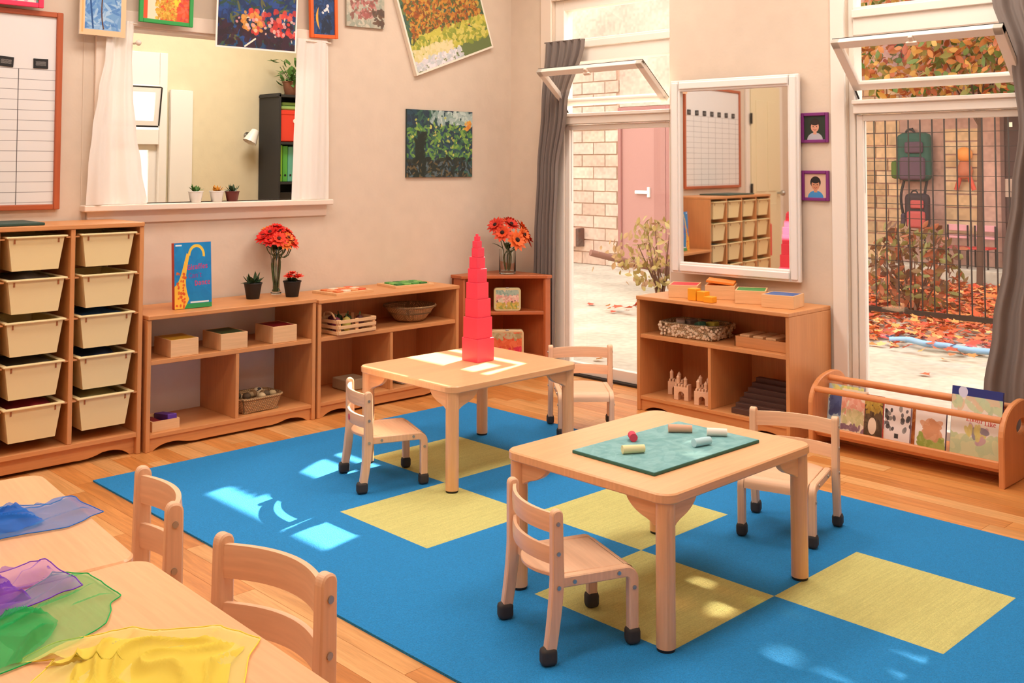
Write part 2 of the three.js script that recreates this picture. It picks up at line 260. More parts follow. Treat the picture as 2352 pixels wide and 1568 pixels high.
{
  const t = thing('bookcase', 'tall black bookcase with binders seen through the opening', 'bookcase', [2.2, 0, NZ + 0.17]);
  const w = 0.34, h = 1.83;
  obj('side_panel', bb(-w / 2, -w / 2 + 0.018, 0, h, -0.16, 0.14, 0.002), M.charcoal, t, { grain: 'y' });
  obj('side_panel', bb(w / 2 - 0.018, w / 2, 0, h, -0.16, 0.14, 0.002), M.charcoal, t, { grain: 'y' });
  obj('back_panel', bb(-w / 2 + 0.018, w / 2 - 0.018, 0, h, -0.16, -0.15), M.charcoal, t);
  for (const y of [0.1, 0.45, 0.8, 1.14, 1.45, h - 0.01]) obj('shelf', bb(-w / 2 + (y > 1.8 ? -0.012 : 0.018), w / 2 - (y > 1.8 ? -0.012 : 0.018), y - 0.02, y, -0.148, 0.14, 0.002), M.charcoal, t);
  tag(obj('storage_box', [bb(2.056, 2.336, 1.451, 1.68, NZ + 0.05, NZ + 0.29, 0.012), bb(2.052, 2.34, 1.66, 1.70, NZ + 0.045, NZ + 0.295, 0.01)], mat(0xe8402c, 0.6)), 'red storage box on the upper shelf of the black bookcase', 'box');
  obj('label_disc', cyl(0.017, 0.017, 0.004, 0, 0, 0, 16).rotateX(Math.PI / 2).translate(2.18, 1.615, NZ + 0.298), M.paper, scene.children[scene.children.length - 1]);
  tag(obj('folded_cloth', [bb(2.07, 2.33, 1.702, 1.735, NZ + 0.08, NZ + 0.27, 0.014), bb(2.09, 2.32, 1.735, 1.765, NZ + 0.09, NZ + 0.25, 0.014)], mat(0x9cc070, 0.9)), 'pale green folded cloth on top of the red storage box', 'cloth');
  const cols = [[0x8fd03a, 'bright lime green'], [0x5cb84a, 'mid green'], [0x6ab8a4, 'turquoise'], [0x8fb9b0, 'pale teal'], [0xf4ead8, 'cream'], [0xe88a86, 'pink']];
  let x = 2.05;
  cols.forEach(([c, n], i) => { const bw = i > 3 ? 0.035 : 0.045, b = thing('ring_binder', n + ' binder on the middle shelf of the black bookcase', 'binder', [x + bw / 2, 1.141, NZ + 0.15], 0, 'binders in the black bookcase'); obj('cover', bb(-bw / 2 + 0.001, bw / 2 - 0.001, 0, 0.285 - (i % 3) * 0.006, -0.1, 0.11, 0.003), mat(c, 0.5), b); obj('spine_hole', cyl(0.009, 0.009, 0.002, 0, 0, 0, 12).rotateX(Math.PI / 2).translate(0, 0.05, 0.1115), M.black, b); x += bw + 0.002; });
  tag(obj('document_case', bb(2.05, 2.33, 0.801, 1.06, NZ + 0.05, NZ + 0.28, 0.01), M.iron), 'dark document case on the lower shelf of the black bookcase', 'box');
  leafyPlant('potted_plant', 'leafy trailing plant in a brown pot on top of the black bookcase', [2.2, 1.821, NZ + 0.21], 0.07, 0.11, mat(0x8a5a42, 0.7), 60, 0.085, 0.2, M.leafGreen, true);
}
function leaf(l, w, bend = 0.3) { return grid(2, 4, (s, t) => { const k = Math.sin(Math.PI * Math.min(1, t * 0.95 + 0.05)) * w; return V((s - 0.5) * k, t * l * Math.cos(bend * t), t * t * l * bend + Math.abs(s - 0.5) * k * 0.3); }); }
function leafyPlant(name, label, pos, r, h, potMat, n, ll, spread, lm, trail) {
  const t = thing(name, label, 'plant', pos);
  obj('pot', lathe([[0.001, 0], [r * 0.72, 0], [r, h * 0.93], [r * 1.06, h * 0.93], [r * 1.06, h], [r * 0.94, h], [r * 0.9, h * 0.86], [0.001, h * 0.86]]), potMat, t);
  obj('soil', cyl(r * 0.88, r * 0.88, 0.004, 0, h * 0.87, 0, 20), M.soil, t);
  const gs = [];
  for (let i = 0; i < n; i++) {
    const a = rnd(6.283), e = trail ? rnd(-0.9, 1.3) : rnd(0.2, 1.4), q = new THREE.Quaternion().setFromEuler(new THREE.Euler(0, a, 0)).multiply(new THREE.Quaternion().setFromEuler(new THREE.Euler(1.57 - e, 0, 0)));
    const g = leaf(ll * rnd(0.7, 1.2), ll * 0.45, rnd(-0.3, 0.5)); g.applyQuaternion(q);
    const rr = trail ? rnd(0, spread) : rnd(0, r * 0.6); g.translate(Math.sin(a) * rr * 0.6, h * 0.88 + (trail ? rnd(-0.06, spread) : rnd(0, ll * 0.3)), Math.cos(a) * rr * 0.6); gs.push(g);
  }
  obj('foliage', gs, lm, t);
  if (trail) obj('stems', Array.from({ length: 7 }, (_, i) => rod(V(0, h * 0.85, 0), V(Math.sin(i) * spread * 0.5, h + spread * rnd(0.3, 0.9), Math.cos(i) * spread * 0.4), 0.003, 5)), M.stem, t);
  return t;
}

// ---------- ceiling lamps ----------
function ceilingLight(x, z, where, w = 1.2, d = 0.6, pw = 9) {
  const t = thing('ceiling_light', 'rectangular white ceiling light panel ' + where, 'ceiling light', [x, CH, z], 0, 'ceiling light panels');
  obj('housing', [bb(-w / 2, w / 2, -0.05, 0, -d / 2, -d / 2 + 0.03), bb(-w / 2, w / 2, -0.05, 0, d / 2 - 0.03, d / 2), bb(-w / 2, -w / 2 + 0.03, -0.05, 0, -d / 2, d / 2), bb(w / 2 - 0.03, w / 2, -0.05, 0, -d / 2, d / 2)], M.whiteGloss, t);
  obj('diffuser', bb(-w / 2 + 0.03, w / 2 - 0.03, -0.04, -0.03, -d / 2 + 0.03, d / 2 - 0.03), mat(0xffffff, 0.5, { emissive: LAMP.color, emissiveIntensity: 1.0 }), t);
  const l = new THREE.RectAreaLight(LAMP.color, pw, w - 0.06, d - 0.06); l.position.set(x, CH - 0.056, z); l.lookAt(x, 0, z); scene.add(l);
}
for (const [x, z, s, p] of [[-2.4, -0.5, 'over the door end of the room', 6], [-0.4, -0.5, 'over the tray cabinet side', 11], [1.5, -0.5, 'over the corner shelf side', 10.2], [-2.4, 1.3, 'left of the middle', 6.8], [-0.4, 1.3, 'over the middle of the room', 9.5], [1.5, 1.3, 'over the book rack side', 13], [-0.4, 3.1, 'at the middle of the camera end', 7]]) ceilingLight(x, z, s, 1.2, 0.6, p);
ceilingLight(1.1, -2.95, 'in the next room', 1.2, 0.6, 22);

// ---------- outside: court, walls, fence, leaves ----------
const EX = 8.0, EX2 = 9.6, GY = -0.03;
struct('ground_court', bb(RX + T, 30, GY - 0.3, GY, -22, 14), M.concrete, { grain: 'z' });
struct('ground_garden', bb(-14, RX + T, GY - 0.3, GY, -22, NZ - 0.12), M.concrete, { grain: 'z' });
function blockWall(parent, x, za, zb, ya, yb, bw, bh, mats, off) {   // proud painted blocks on the face towards the room
  let r = 0;
  for (let y = ya; y < yb - 0.01; y += bh, r++) for (let z = za - (r % 2 ? bw / 2 : 0); z < zb; z += bw) {
    const a = Math.max(za, z) + 0.008, b = Math.min(zb, z + bw) - 0.008;
    if (b - a > 0.03) obj('block', bb(x - 0.02, x, y + 0.008, Math.min(yb, y + bh) - 0.008, a, b), mats[Math.floor(rnd(mats.length))], parent, { grain: 'z' });
  }
}
const blockMats = [0xefd2c4, 0xe9c8b8, 0xf2d9cc].map((c) => mat(c, 0.9, { map: rockTex, metric: 1 }));
const blockWarm = [0xecc8a0, 0xe4bc92, 0xf0d0ac].map((c) => mat(c, 0.9, { map: rockTex, metric: 1 }));
const mortar = mat(0xbd9d88, 0.95), render_ = mat(0xdab0a4, 0.9, { map: rockTex, metric: 1 });
{
  const g = structGroup('wall_court', 'white painted block wall across the court behind the left glazed door', 'wall');
  obj('core', bb(EX, EX + 0.3, GY, 5.95, -16, -3.3), mortar, g);
  blockWall(g, EX, -7.2, -5.36, GY, 2.6, 0.4, 0.16, blockMats);
  obj('upper_face', [bb(EX - 0.018, EX, 2.6, 5.95, -16, -3.3), bb(EX - 0.018, EX, GY, 2.6, -16, -7.21), bb(EX - 0.018, EX, GY, 2.6, -4.55, -3.3), bb(EX - 0.018, EX, 2.02, 2.6, -5.35, -4.55)], blockMats[0], g);
  obj('coping', bb(EX - 0.06, EX + 0.36, 5.95, 6.03, -16, -3.3, 0.01), M.concrete, g, { grain: 'z' });
  const d = thing('court_door', 'flat pinkish brown door in the white block wall outside', 'door', [EX, GY, -4.95], -Math.PI / 2);
  const dm = mat(0xb08078, 0.6);
  obj('leaf', bb(-0.36, 0.36, 0.02, 1.98, -0.03, 0.02, 0.004), dm, d);
  obj('frame', [bb(-0.41, -0.36, 0, 2.04, -0.03, 0.05, 0.004), bb(0.36, 0.41, 0, 2.04, -0.03, 0.05, 0.004), bb(-0.36, 0.36, 1.98, 2.04, -0.03, 0.05, 0.004)], mat(0xa06c66, 0.6), d);
  obj('board', [bb(0.16, 0.34, 0.06, 1.94, 0.02, 0.03, 0.004)], mat(0xa5746c, 0.6), d);
  obj('handle', [bb(-0.13, 0.08, 0.94, 0.985, 0.03, 0.06, 0.01), bb(0.06, 0.1, 0.9, 1.03, 0.02, 0.05, 0.008)], M.whiteGloss, d);
  obj('closer', bb(-0.36, -0.27, 1.86, 1.93, 0.02, 0.07, 0.006), M.iron, d);
  const m = thing('meter_box', 'small brown metal box mounted low on the white block wall', 'box', [EX - 0.02, 0.2, -6.12], -Math.PI / 2);
  obj('body', bb(-0.16, 0.12, 0, 0.24, 0, 0.14, 0.008), mat(0xcaa08c, 0.6), m); obj('edge_strip', bb(0.12, 0.16, 0, 0.24, 0, 0.12, 0.004), mat(0x5d443a, 0.6), m);
}
{
  const g = structGroup('wall_court_far', 'pale pink rendered wall behind the fence across the court', 'wall');
  obj('core', [bb(EX2, EX2 + 0.3, GY, 7.1, -4.5, 9), bb(EX, EX2 + 0.3, GY, 5.95, -3.62, -3.3)], render_, g);
  blockWall(g, EX2, -3.28, -2.36, 0.16, 2.3, 0.3, 0.15, blockWarm);
  blockWall(g, EX2, -1.86, -1.45, 0.5, 1.7, 0.3, 0.15, blockWarm);
  obj('ledge', bb(EX2 - 0.5, EX2, GY, 0.15, -3.28, 2, 0.01), M.concrete, g, { grain: 'z' });
  obj('coping', bb(EX2 - 0.06, EX2 + 0.36, 7.1, 7.18, -4.5, 9, 0.01), M.concrete, g, { grain: 'z' });
}
{
  const d = thing('dark_doorway', 'dark brown narrow door at the right end of the pink wall outside', 'door', [EX2, 0.15, -0.98], -Math.PI / 2);
  obj('leaf', bb(-0.2, 0.2, 0, 1.9, 0, 0.03, 0.004), mat(0x4a3430, 0.7), d);
  obj('frame', [bb(-0.24, -0.2, 0, 1.94, 0, 0.05), bb(0.2, 0.24, 0, 1.94, 0, 0.05), bb(-0.2, 0.2, 1.9, 1.94, 0, 0.05)], mat(0x6b4e46, 0.7), d);
  obj('hinge', [bb(-0.15, -0.11, 1.55, 1.6, 0.03, 0.04), bb(-0.15, -0.11, 0.5, 0.56, 0.03, 0.04)], M.steel, d);
  obj('cross_board', bb(-0.2, 0.2, 0.78, 0.98, 0.03, 0.04), mat(0xb49a88, 0.7), d);
}
function backpack(name, label, pos, s, c1, c2, c3) {
  const t = thing(name, label, 'backpack', pos, -Math.PI / 2);
  obj('body', box(0.3 * s, 0.42 * s, 0.14 * s, 0, 0.24 * s, 0.08 * s, 0.06 * s), c1, t);
  obj('pocket', [box(0.22 * s, 0.2 * s, 0.07 * s, 0.02 * s, 0.14 * s, 0.17 * s, 0.03 * s), box(0.16 * s, 0.1 * s, 0.04 * s, 0.03 * s, 0.32 * s, 0.16 * s, 0.02 * s)], c2, t);
  obj('side_pocket', box(0.07 * s, 0.16 * s, 0.1 * s, -0.16 * s, 0.13 * s, 0.09 * s, 0.03 * s), c3, t);
  obj('carry_loop', new THREE.TorusGeometry(0.04 * s, 0.01 * s, 6, 14, Math.PI).translate(-0.05 * s, 0.44 * s, 0.05 * s), M.charcoal, t);
  obj('strap', tube([V(-0.1 * s, 0.05 * s, 0.06 * s), V(-0.13 * s, -0.1 * s, 0.07 * s), V(-0.12 * s, -0.28 * s, 0.05 * s)], 0.012 * s, 8, 5), M.charcoal, t);
  obj('strap', tube([V(0.1 * s, 0.05 * s, 0.06 * s), V(0.08 * s, -0.1 * s, 0.07 * s), V(0.09 * s, -0.28 * s, 0.05 * s)], 0.012 * s, 8, 5), M.charcoal, t);
  obj('hook', [rod(V(-0.05 * s, 0.49 * s, 0.0), V(-0.05 * s, 0.475 * s, 0.06 * s), 0.008, 6)], M.iron, t);
}
backpack('backpack', 'dark green and plum backpack hanging on the pink wall outside', [EX2 - 0.005, 1.05, -2.16], 1.35, mat(0x2f5a4e, 0.8), mat(0x5c4654, 0.8), mat(0x55702e, 0.8));
{ // orange toy on the wall
  const t = thing('hanging_toy', 'small orange and red hanging toy on the pink wall outside', 'toy', [EX2 - 0.0, 1.12, -1.6], -Math.PI / 2);
  obj('head', new THREE.SphereGeometry(0.085, 16, 12).translate(0, 0.28, 0.08), mat(0xe8954a, 0.7), t);
  obj('body', lathe([[0.001, 0], [0.07, 0.02], [0.09, 0.1], [0.05, 0.2], [0.001, 0.21]], 14).translate(0, 0.0, 0.08), mat(0xb86a4a, 0.7), t);
  obj('leg', rod(V(-0.05, 0.03, 0.08), V(-0.1, -0.12, 0.07), 0.025, 8), mat(0xcf5540, 0.7), t);
  obj('leg', rod(V(0.05, 0.03, 0.08), V(0.1, -0.12, 0.07), 0.025, 8), mat(0xcf5540, 0.7), t);
  obj('hook', rod(V(0, 0.36, 0), V(0, 0.35, 0.08), 0.008, 6), M.iron, t);
}
backpack('backpack', 'reddish backpack with black straps sitting against the pink wall', [EX2 - 0.22, 0.53, -2.05], 0.95, mat(0x3a3034, 0.8), mat(0xb4524e, 0.8), mat(0x463a46, 0.8));
{ // row of small red garden chairs on the ledge
  const redp = mat(0xc23a34, 0.5), pinkp = mat(0xd99aa0, 0.5);
  [[-1.66, 0x9c4a48, 'dull red'], [-1.36, 0xc23a34, 'bright red']].forEach(([z, c, n]) => {
    const t = thing('garden_chair', n + ' small garden chair on the ledge behind the fence', 'chair', [EX2 - 0.26, 0.15, z], -Math.PI / 2), m = mat(c, 0.5);
    obj('seat', box(0.24, 0.02, 0.24, 0, 0.22, 0, 0.006), m, t); obj('backrest', [box(0.24, 0.07, 0.015, 0, 0.43, -0.12, 0.006), box(0.24, 0.04, 0.015, 0, 0.33, -0.12, 0.006)], pinkp, t);
    for (const [x, zz] of [[-0.11, -0.11], [0.11, -0.11], [-0.11, 0.11], [0.11, 0.11]]) obj('leg', cyl(0.01, 0.01, zz < 0 ? 0.46 : 0.21, x, zz < 0 ? 0.23 : 0.105, zz, 8), M.iron, t);
  });
}
{ // iron fence
  const t = thing('iron_fence', 'dark iron bar fence with wire mesh across the leaf strewn court', 'fence', [6.2, GY, 0]);
  for (let z = -1.72; z < 0.9; z += 0.101) obj('bar', cyl(0.0065, 0.0065, 1.64, 0, 0.9, z, 6), M.iron, t);
  obj('rail', bb(-0.016, 0.016, 0.06, 0.1, -1.8, 0.95), M.iron, t); obj('rail', bb(-0.016, 0.016, 1.7, 1.74, -1.8, 0.95), M.iron, t);
  obj('post', bb(-0.025, 0.025, 0, 1.78, -1.85, -1.8), M.iron, t); obj('post', bb(-0.025, 0.025, 0, 1.78, 0.95, 1.0), M.iron, t);
  const w = []; for (let y = 0.5; y < 1.68; y += 0.12) w.push(rod(V(0.015, y, -1.8), V(0.015, y, 0.95), 0.0025, 4));
  obj('mesh_wires', w, M.iron, t);
}
{ // fallen leaves
  const shape = new THREE.Shape(); [[0, -0.5], [0.18, -0.22], [0.42, -0.12], [0.3, 0.06], [0.36, 0.32], [0.12, 0.28], [0, 0.52], [-0.12, 0.28], [-0.36, 0.32], [-0.3, 0.06], [-0.42, -0.12], [-0.18, -0.22]].forEach(([x, y], i) => i ? shape.lineTo(x, y) : shape.moveTo(x, y));
  const g = new THREE.ShapeGeometry(shape); g.rotateX(-Math.PI / 2); { const p = g.attributes.position; for (let i = 0; i < p.count; i++) p.setY(i, 0.25 * Math.abs(p.getX(i)) + 0.1 * p.getZ(i)); g.computeVertexNormals(); }
  const N = 7000, im = new THREE.InstancedMesh(g, mat(0xffffff, 0.8), N), m4 = new THREE.Matrix4(), q = new THREE.Quaternion(), pal = [0xd65a32, 0xe07a3e, 0xc4452c, 0xe89a54, 0xb85a34, 0xf0b070, 0xcf6a40, 0xa84a30].map((c) => new THREE.Color(c));
  for (let i = 0; i < N; i++) {
    let x, z; const stray = i > N * 0.992;
    if (stray) { x = rnd(3, 7.9); z = rnd(-6, 1); } else { x = 4.75 + Math.pow(rnd(), 0.8) * 4.3; z = rnd(-2.9, 1.6); if (x < 5.1 && rnd() < 0.5) x += rnd(0.3, 2); }
    q.setFromEuler(new THREE.Euler(rnd(-0.4, 0.4), rnd(6.28), rnd(-0.4, 0.4))); const s = rnd(0.06, 0.12);
    m4.compose(V(x, GY + 0.012 + (stray ? 0 : rnd(0.05)), z), q, V(s, s, s)); im.setMatrixAt(i, m4); im.setColorAt(i, pal[Math.floor(rnd(8))]);
  }
  im.name = 'fallen_leaves'; im.userData = { kind: 'stuff', label: 'red and orange fallen leaves covering the court', category: 'leaves' }; im.castShadow = im.receiveShadow = true; scene.add(im);
}
tag(obj('garden_hose', tube([V(5.0, GY + 0.04, -0.32), V(5.05, GY + 0.05, -0.2), V(4.98, GY + 0.05, -0.05), V(5.05, GY + 0.04, 0.08), V(5.0, GY + 0.04, 0.25), V(5.08, GY + 0.04, 0.5), V(5.0, GY + 0.04, 0.8)], 0.022, 60, 8), mat(0x8fb4d8, 0.6)), 'pale blue hose lying along the edge of the fallen leaves', 'hose');
function bush(name, label, pos, r, h, n, pal, ll) {
  const t = thing(name, label, 'shrub', pos);
  const parts = pal.map(() => []);
  for (let i = 0; i < n; i++) { const a = rnd(6.28), e = rnd(), rr = r * Math.sqrt(rnd()) * (0.5 + 0.6 * Math.sin(Math.PI * (0.15 + 0.8 * e))); const g = leaf(ll * rnd(0.7, 1.3), ll * 0.5, rnd(-0.3, 0.4)); g.applyQuaternion(new THREE.Quaternion().setFromEuler(new THREE.Euler(rnd(3), rnd(6.28), rnd(-1, 1)))); g.translate(Math.cos(a) * rr, h * (0.12 + 0.88 * e), Math.sin(a) * rr); parts[Math.floor(rnd(pal.length))].push(g); }
  pal.forEach((c, i) => obj('foliage', parts[i], mat(c, 0.7, { transmission: 0.3, thickness: 0 }), t));
  obj('branches', Array.from({ length: 12 }, () => rod(V(rnd(-0.05, 0.05), 0, rnd(-0.05, 0.05)), V(rnd(-r, r) * 0.7, h * rnd(0.5, 0.95), rnd(-r, r) * 0.7), 0.012, 5, 0.004)), mat(0x6e4c3a, 0.9), t);
  return t;
}
bush('shrub', 'brown and green twiggy shrub just behind the iron fence', [6.75, GY, -0.95], 0.4, 0.75, 420, [0x8a6a3e, 0x7c5236, 0x8f8a48, 0xb0633c], 0.09);
bush('shrub', 'yellowish shrub leaning beside the pinkish brown door outside', [6.1, GY, -3.25], 0.42, 0.75, 380, [0xb4a060, 0xb08a66, 0x94803c], 0.08);
{ const t = thing('fallen_branch', 'slim branch and leaves low by the white block wall', 'branch', [6.6, GY, -3.95], 0.3); obj('log', rod(V(-0.35, 0.36, -0.4), V(0.6, 0.06, 0.35), 0.035, 8), mat(0x8a6052, 0.9), t); obj('leaves', Array.from({ length: 40 }, () => leaf(0.09, 0.05).rotateZ(rnd(3)).rotateY(rnd(6)).translate(rnd(-0.4, 0.5), rnd(0.15, 0.5), rnd(-0.4, 0.3))), mat(0xb08c60, 0.8), t); }
function crown(name, label, pos, r, hgt, n, pal, trunkH, ll = 0.28, rz = r, tr = 0.14) {
  const t = thing(name, label, 'tree', pos); const parts = pal.map(() => []);
  for (let i = 0; i < n; i++) { const d = V(rnd(-1, 1), rnd(-1, 1), rnd(-1, 1)); if (Math.abs(d.x) ** 3 + Math.abs(d.y) ** 3 + Math.abs(d.z) ** 3 > 1) { i--; continue; } const g = leaf(ll * rnd(0.7, 1.3), ll * 0.55, 0.2); g.applyQuaternion(new THREE.Quaternion().setFromEuler(new THREE.Euler(rnd(6), rnd(6), rnd(6)))); g.translate(d.x * r, trunkH + hgt / 2 + d.y * hgt / 2, d.z * rz); parts[Math.floor(rnd(pal.length))].push(g); }
  pal.forEach((c, i) => obj('foliage', parts[i], mat(c, 0.7, { transmission: 0.35, thickness: 0 }), t));
  obj('trunk', rod(V(0, 0, 0), V(0.1, trunkH + hgt * 0.4, 0), tr, 10, tr * 0.45), mat(0x5c4436, 0.9), t);
  obj('branches', Array.from({ length: 8 }, (_, i) => rod(V(0.05, trunkH * 0.9, 0), V(Math.cos(i * 0.8) * r * 0.7, trunkH + hgt * rnd(0.3, 0.8), Math.sin(i * 0.8) * r * 0.7), tr * 0.35, 6, tr * 0.1)), mat(0x5c4436, 0.9), t);
}
crown('autumn_tree', 'tall autumn tree with a high crown over the leaf strewn court', [6.9, GY, 0.4], 1.3, 3.2, 4200, [0xc07a34, 0xb8602c, 0x6f8a34, 0xd09a4a], 3.3, 0.15);
crown('autumn_tree', 'low autumn tree with orange and green leaves in front of the pink wall outside', [8.75, GY, -1.15], 0.6, 1.5, 2600, [0xc8803a, 0xb8602c, 0x5f7e30, 0xd8a850, 0x8f8a3c], 1.92, 0.11, 1.35, 0.035);
// pale siding outside the next room's garden door
struct('wall_garden_house', [bb(-4, 8, GY, 3.2, -8.6, -8.3)], mat(0xfdf3e8, 0.8));

// ---------- rug of carpet tiles ----------
const RUG = 0.007;
{
  const t = thing('area_rug', 'bright blue rug of square carpet tiles with five lime green tiles', 'rug');
  const blue = mat(0x1c92da, 0.95, { map: pileTex, bumpMap: pileBump, bumpScale: 0.002, metric: 1 }), green = mat(0xe0db8a, 0.95, { map: weaveTex, bumpMap: pileBump, bumpScale: 0.002, metric: 1 });
  const lime = new Set(['0,0', '-1,1', '1,1', '2,0', '3,1']);
  for (let u = -2; u < 5; u++) for (let v = -1; v < 3; v++) { const g = lime.has(u + ',' + v); const m = obj('carpet_tile', bb(v * 0.5 + 0.0001, v * 0.5 + 0.4999, 0, RUG, u * 0.5 + 0.0001, u * 0.5 + 0.4999), g ? green : blue, t, { grain: 'x' }); if (g) m.userData.label = 'lime green carpet tile'; }
}

// ---------- children's tables ----------
function makeTable(label, x, z, turn, w, d, h, y = 0, group) {
  const t = thing('activity_table', label, 'table', [x, y, z], turn, group);
  const th = 0.028;
  obj('tabletop', extr(rrect(w, d, 0.045), th, 0.004, 8).rotateX(-Math.PI / 2).translate(0, h - th / 2, 0), M.table, t);
  for (const sx of [-1, 1]) for (const sz of [-1, 1]) {
    const lx = sx * (w / 2 - 0.035), lz = sz * (d / 2 - 0.035);
    const leg = obj('leg', cyl(0.026, 0.026, h - th - 0.008, lx, 0.008 + (h - th - 0.008) / 2, lz, 24), M.table, t, { grain: 'y' });
    obj('foot_glide', cyl(0.024, 0.025, 0.008, lx, 0.004, lz, 20), M.black, leg);
    const q = new THREE.Shape(); q.moveTo(0, 0); q.lineTo(0.13, 0); q.quadraticCurveTo(0.118, -0.034, 0.07, -0.05); q.quadraticCurveTo(0.04, -0.058, 0.03, -0.068); q.lineTo(0, -0.068); q.lineTo(0, 0);
    const bx = extr(q, 0.022, 0.002, 8); if (sx > 0) bx.rotateY(Math.PI);
    obj('corner_bracket', bx.translate(lx, h - th, lz), M.table, t);
    const bz = extr(q, 0.022, 0.002, 8).rotateY(sz > 0 ? Math.PI / 2 : -Math.PI / 2);
    obj('corner_bracket', bz.translate(lx, h - th, lz), M.table, t, { grain: 'z' });
  }
  return t;
}
const TH = 0.41;
makeTable('small beech table carrying the pink tower', 0.775, -0.165, 0, 0.73, 0.62, TH, RUG);
makeTable('small beech table carrying the green chalkboard', 0.335, 1.21, 0, 0.74, 0.62, TH, RUG);
const T3 = 0.5;
makeTable('beech table with the blue scarf in the left foreground', -1.565, 0.805, -95.0 * D2R, 0.715, 0.6, T3, 0);
makeTable('beech table with green purple and yellow scarves in the left foreground', -1.596, 1.553, -91.2 * D2R, 0.74, 0.6, T3, 0);

// ---------- children's chairs ----------
function slat(a, bow, y0, y1, th, arch, z0) {
  const g = new THREE.BoxGeometry(2 * a, 1, th, 18, 3, 1), p = g.attributes.position;
  for (let i = 0; i < p.count; i++) { const x = p.getX(i), k = 1 - (x / a) ** 2, t = p.getY(i) + 0.5, e = Math.abs(t - 0.5) > 0.45 ? 0.7 : 1; p.setXYZ(i, x, y0 + arch * k * 0.3 + t * (y1 - y0 + arch * k * 0.7), z0 - bow * k + p.getZ(i) * e); }
  g.computeVertexNormals(); return g;
}
function makeChair() {
  const t = new THREE.Group();
  // rear posts
  for (const s of [-1, 1]) {
    const sh = new THREE.Shape(); sh.moveTo(-0.156, 0.012); sh.lineTo(-0.126, 0.012); sh.quadraticCurveTo(-0.104, 0.13, -0.1, 0.21); sh.lineTo(-0.104, 0.372); sh.quadraticCurveTo(-0.106, 0.386, -0.118, 0.386); sh.quadraticCurveTo(-0.132, 0.386, -0.134, 0.372); sh.lineTo(-0.134, 0.21); sh.quadraticCurveTo(-0.138, 0.12, -0.156, 0.012);
    const leg = obj('leg', extr(sh, 0.024, 0.003, 6).rotateY(-Math.PI / 2).translate(s * 0.146, 0, 0), M.chair, t, { grain: 'y' });
    obj('foot_cap', box(0.036, 0.045, 0.044, s * 0.146, 0.0226, -0.141, 0.012).translate(0, 0, 0), M.rubber, leg);
    const f = new THREE.Shape(); f.moveTo(0.13, 0.012); f.lineTo(0.13, 0.168); f.absarc(0.092, 0.168, 0.038, 0, Math.PI / 2); f.lineTo(-0.11, 0.206); f.lineTo(-0.11, 0.178); f.lineTo(0.09, 0.178); f.quadraticCurveTo(0.102, 0.178, 0.102, 0.166); f.lineTo(0.102, 0.012); f.lineTo(0.13, 0.012);
    const fl = obj('leg', extr(f, 0.024, 0.003, 8).rotateY(-Math.PI / 2).translate(s * 0.12, 0, 0), M.chair, t, { grain: 'y' });
    obj('foot_cap', box(0.036, 0.045, 0.04, s * 0.12, 0.0226, 0.116, 0.012), M.rubber, fl);
    const sc = (y, z, x) => cyl(0.0055, 0.0055, 0.004, 0, 0, 0, 10).rotateZ(Math.PI / 2).translate(s * x, y, z);
    for (const [y, z] of [[0.352, -0.119], [0.277, -0.118], [0.192, -0.117]]) obj('screw', sc(y, z, 0.159), M.steel, t);
    for (const [y, z] of [[0.191, -0.06], [0.193, 0.07], [0.15, 0.116]]) obj('screw', sc(y, z, 0.133), M.steel, t);
  }
  // seat: flat board with a rounded rear edge and a rolled front
  const s = new THREE.Shape(); s.moveTo(-0.107, 0.1); s.lineTo(0.107, 0.1); s.lineTo(0.107, -0.1); s.quadraticCurveTo(0.06, -0.142, 0, -0.145); s.quadraticCurveTo(-0.06, -0.142, -0.107, -0.1); s.lineTo(-0.107, 0.1);
  const flat = extr(s, 0.011, 0.002, 8).rotateX(Math.PI / 2).translate(0, 0.199, 0);
  { const p = flat.attributes.position; for (let i = 0; i < p.count; i++) p.setY(i, p.getY(i) + (p.getZ(i) < -0.07 ? (-0.07 - p.getZ(i)) * 0.12 : 0) - 0.006 * (1 - (p.getX(i) / 0.107) ** 2) * (p.getZ(i) < 0.09 ? 1 : 0.4)); flat.computeVertexNormals(); }
  const roll = grid(1, 10, (u, v) => { const a = v * 1.5; return V((u - 0.5) * 0.214, 0.204 - 0.032 * (1 - Math.cos(a)) - (a > 1.2 ? (a - 1.2) * 0.03 : 0), 0.1 + 0.032 * Math.sin(a)); });
  const roll2 = grid(1, 10, (u, v) => { const a = v * 1.5; return V((u - 0.5) * 0.214, 0.194 - 0.024 * (1 - Math.cos(a)) - (a > 1.2 ? (a - 1.2) * 0.03 : 0), 0.098 + 0.024 * Math.sin(a)); });
  obj('seat', [flat, roll, roll2], M.chair, t);
  obj('backrest', slat(0.138, 0.036, 0.322, 0.372, 0.014, 0.0, -0.116), M.chair, t).userData.label = 'curved top back slat';
  obj('backrest', slat(0.138, 0.036, 0.242, 0.286, 0.013, 0.0, -0.115), M.chair, t).userData.label = 'curved lower back slat';
  return t;
}
const chairProto = makeChair();
function placeChair(label, x, z, dx, dz, y = 0, scale) {
  const c = chairProto.clone(); c.name = numbered('child_chair'); c.position.set(x, y, z); c.rotation.y = Math.atan2(dx, dz); if (scale) c.scale.set(...scale);
  c.userData = { label, category: 'chair', group: scale ? 'larger beech chairs at the foreground tables' : 'small beech chairs on the rug' }; scene.add(c); return c;
}
{ const c = placeChair('small beech chair left of the pink tower table', 0.365, -0.20, 0.93, 0.36, RUG); obj('sticker', cyl(0.013, 0.013, 0.001, 0, 0, 0, 16).rotateX(Math.PI / 2).translate(0, 0.262, -0.1583), mat(0xd8526e, 0.5), c).userData.label = 'small round pink sticker'; }
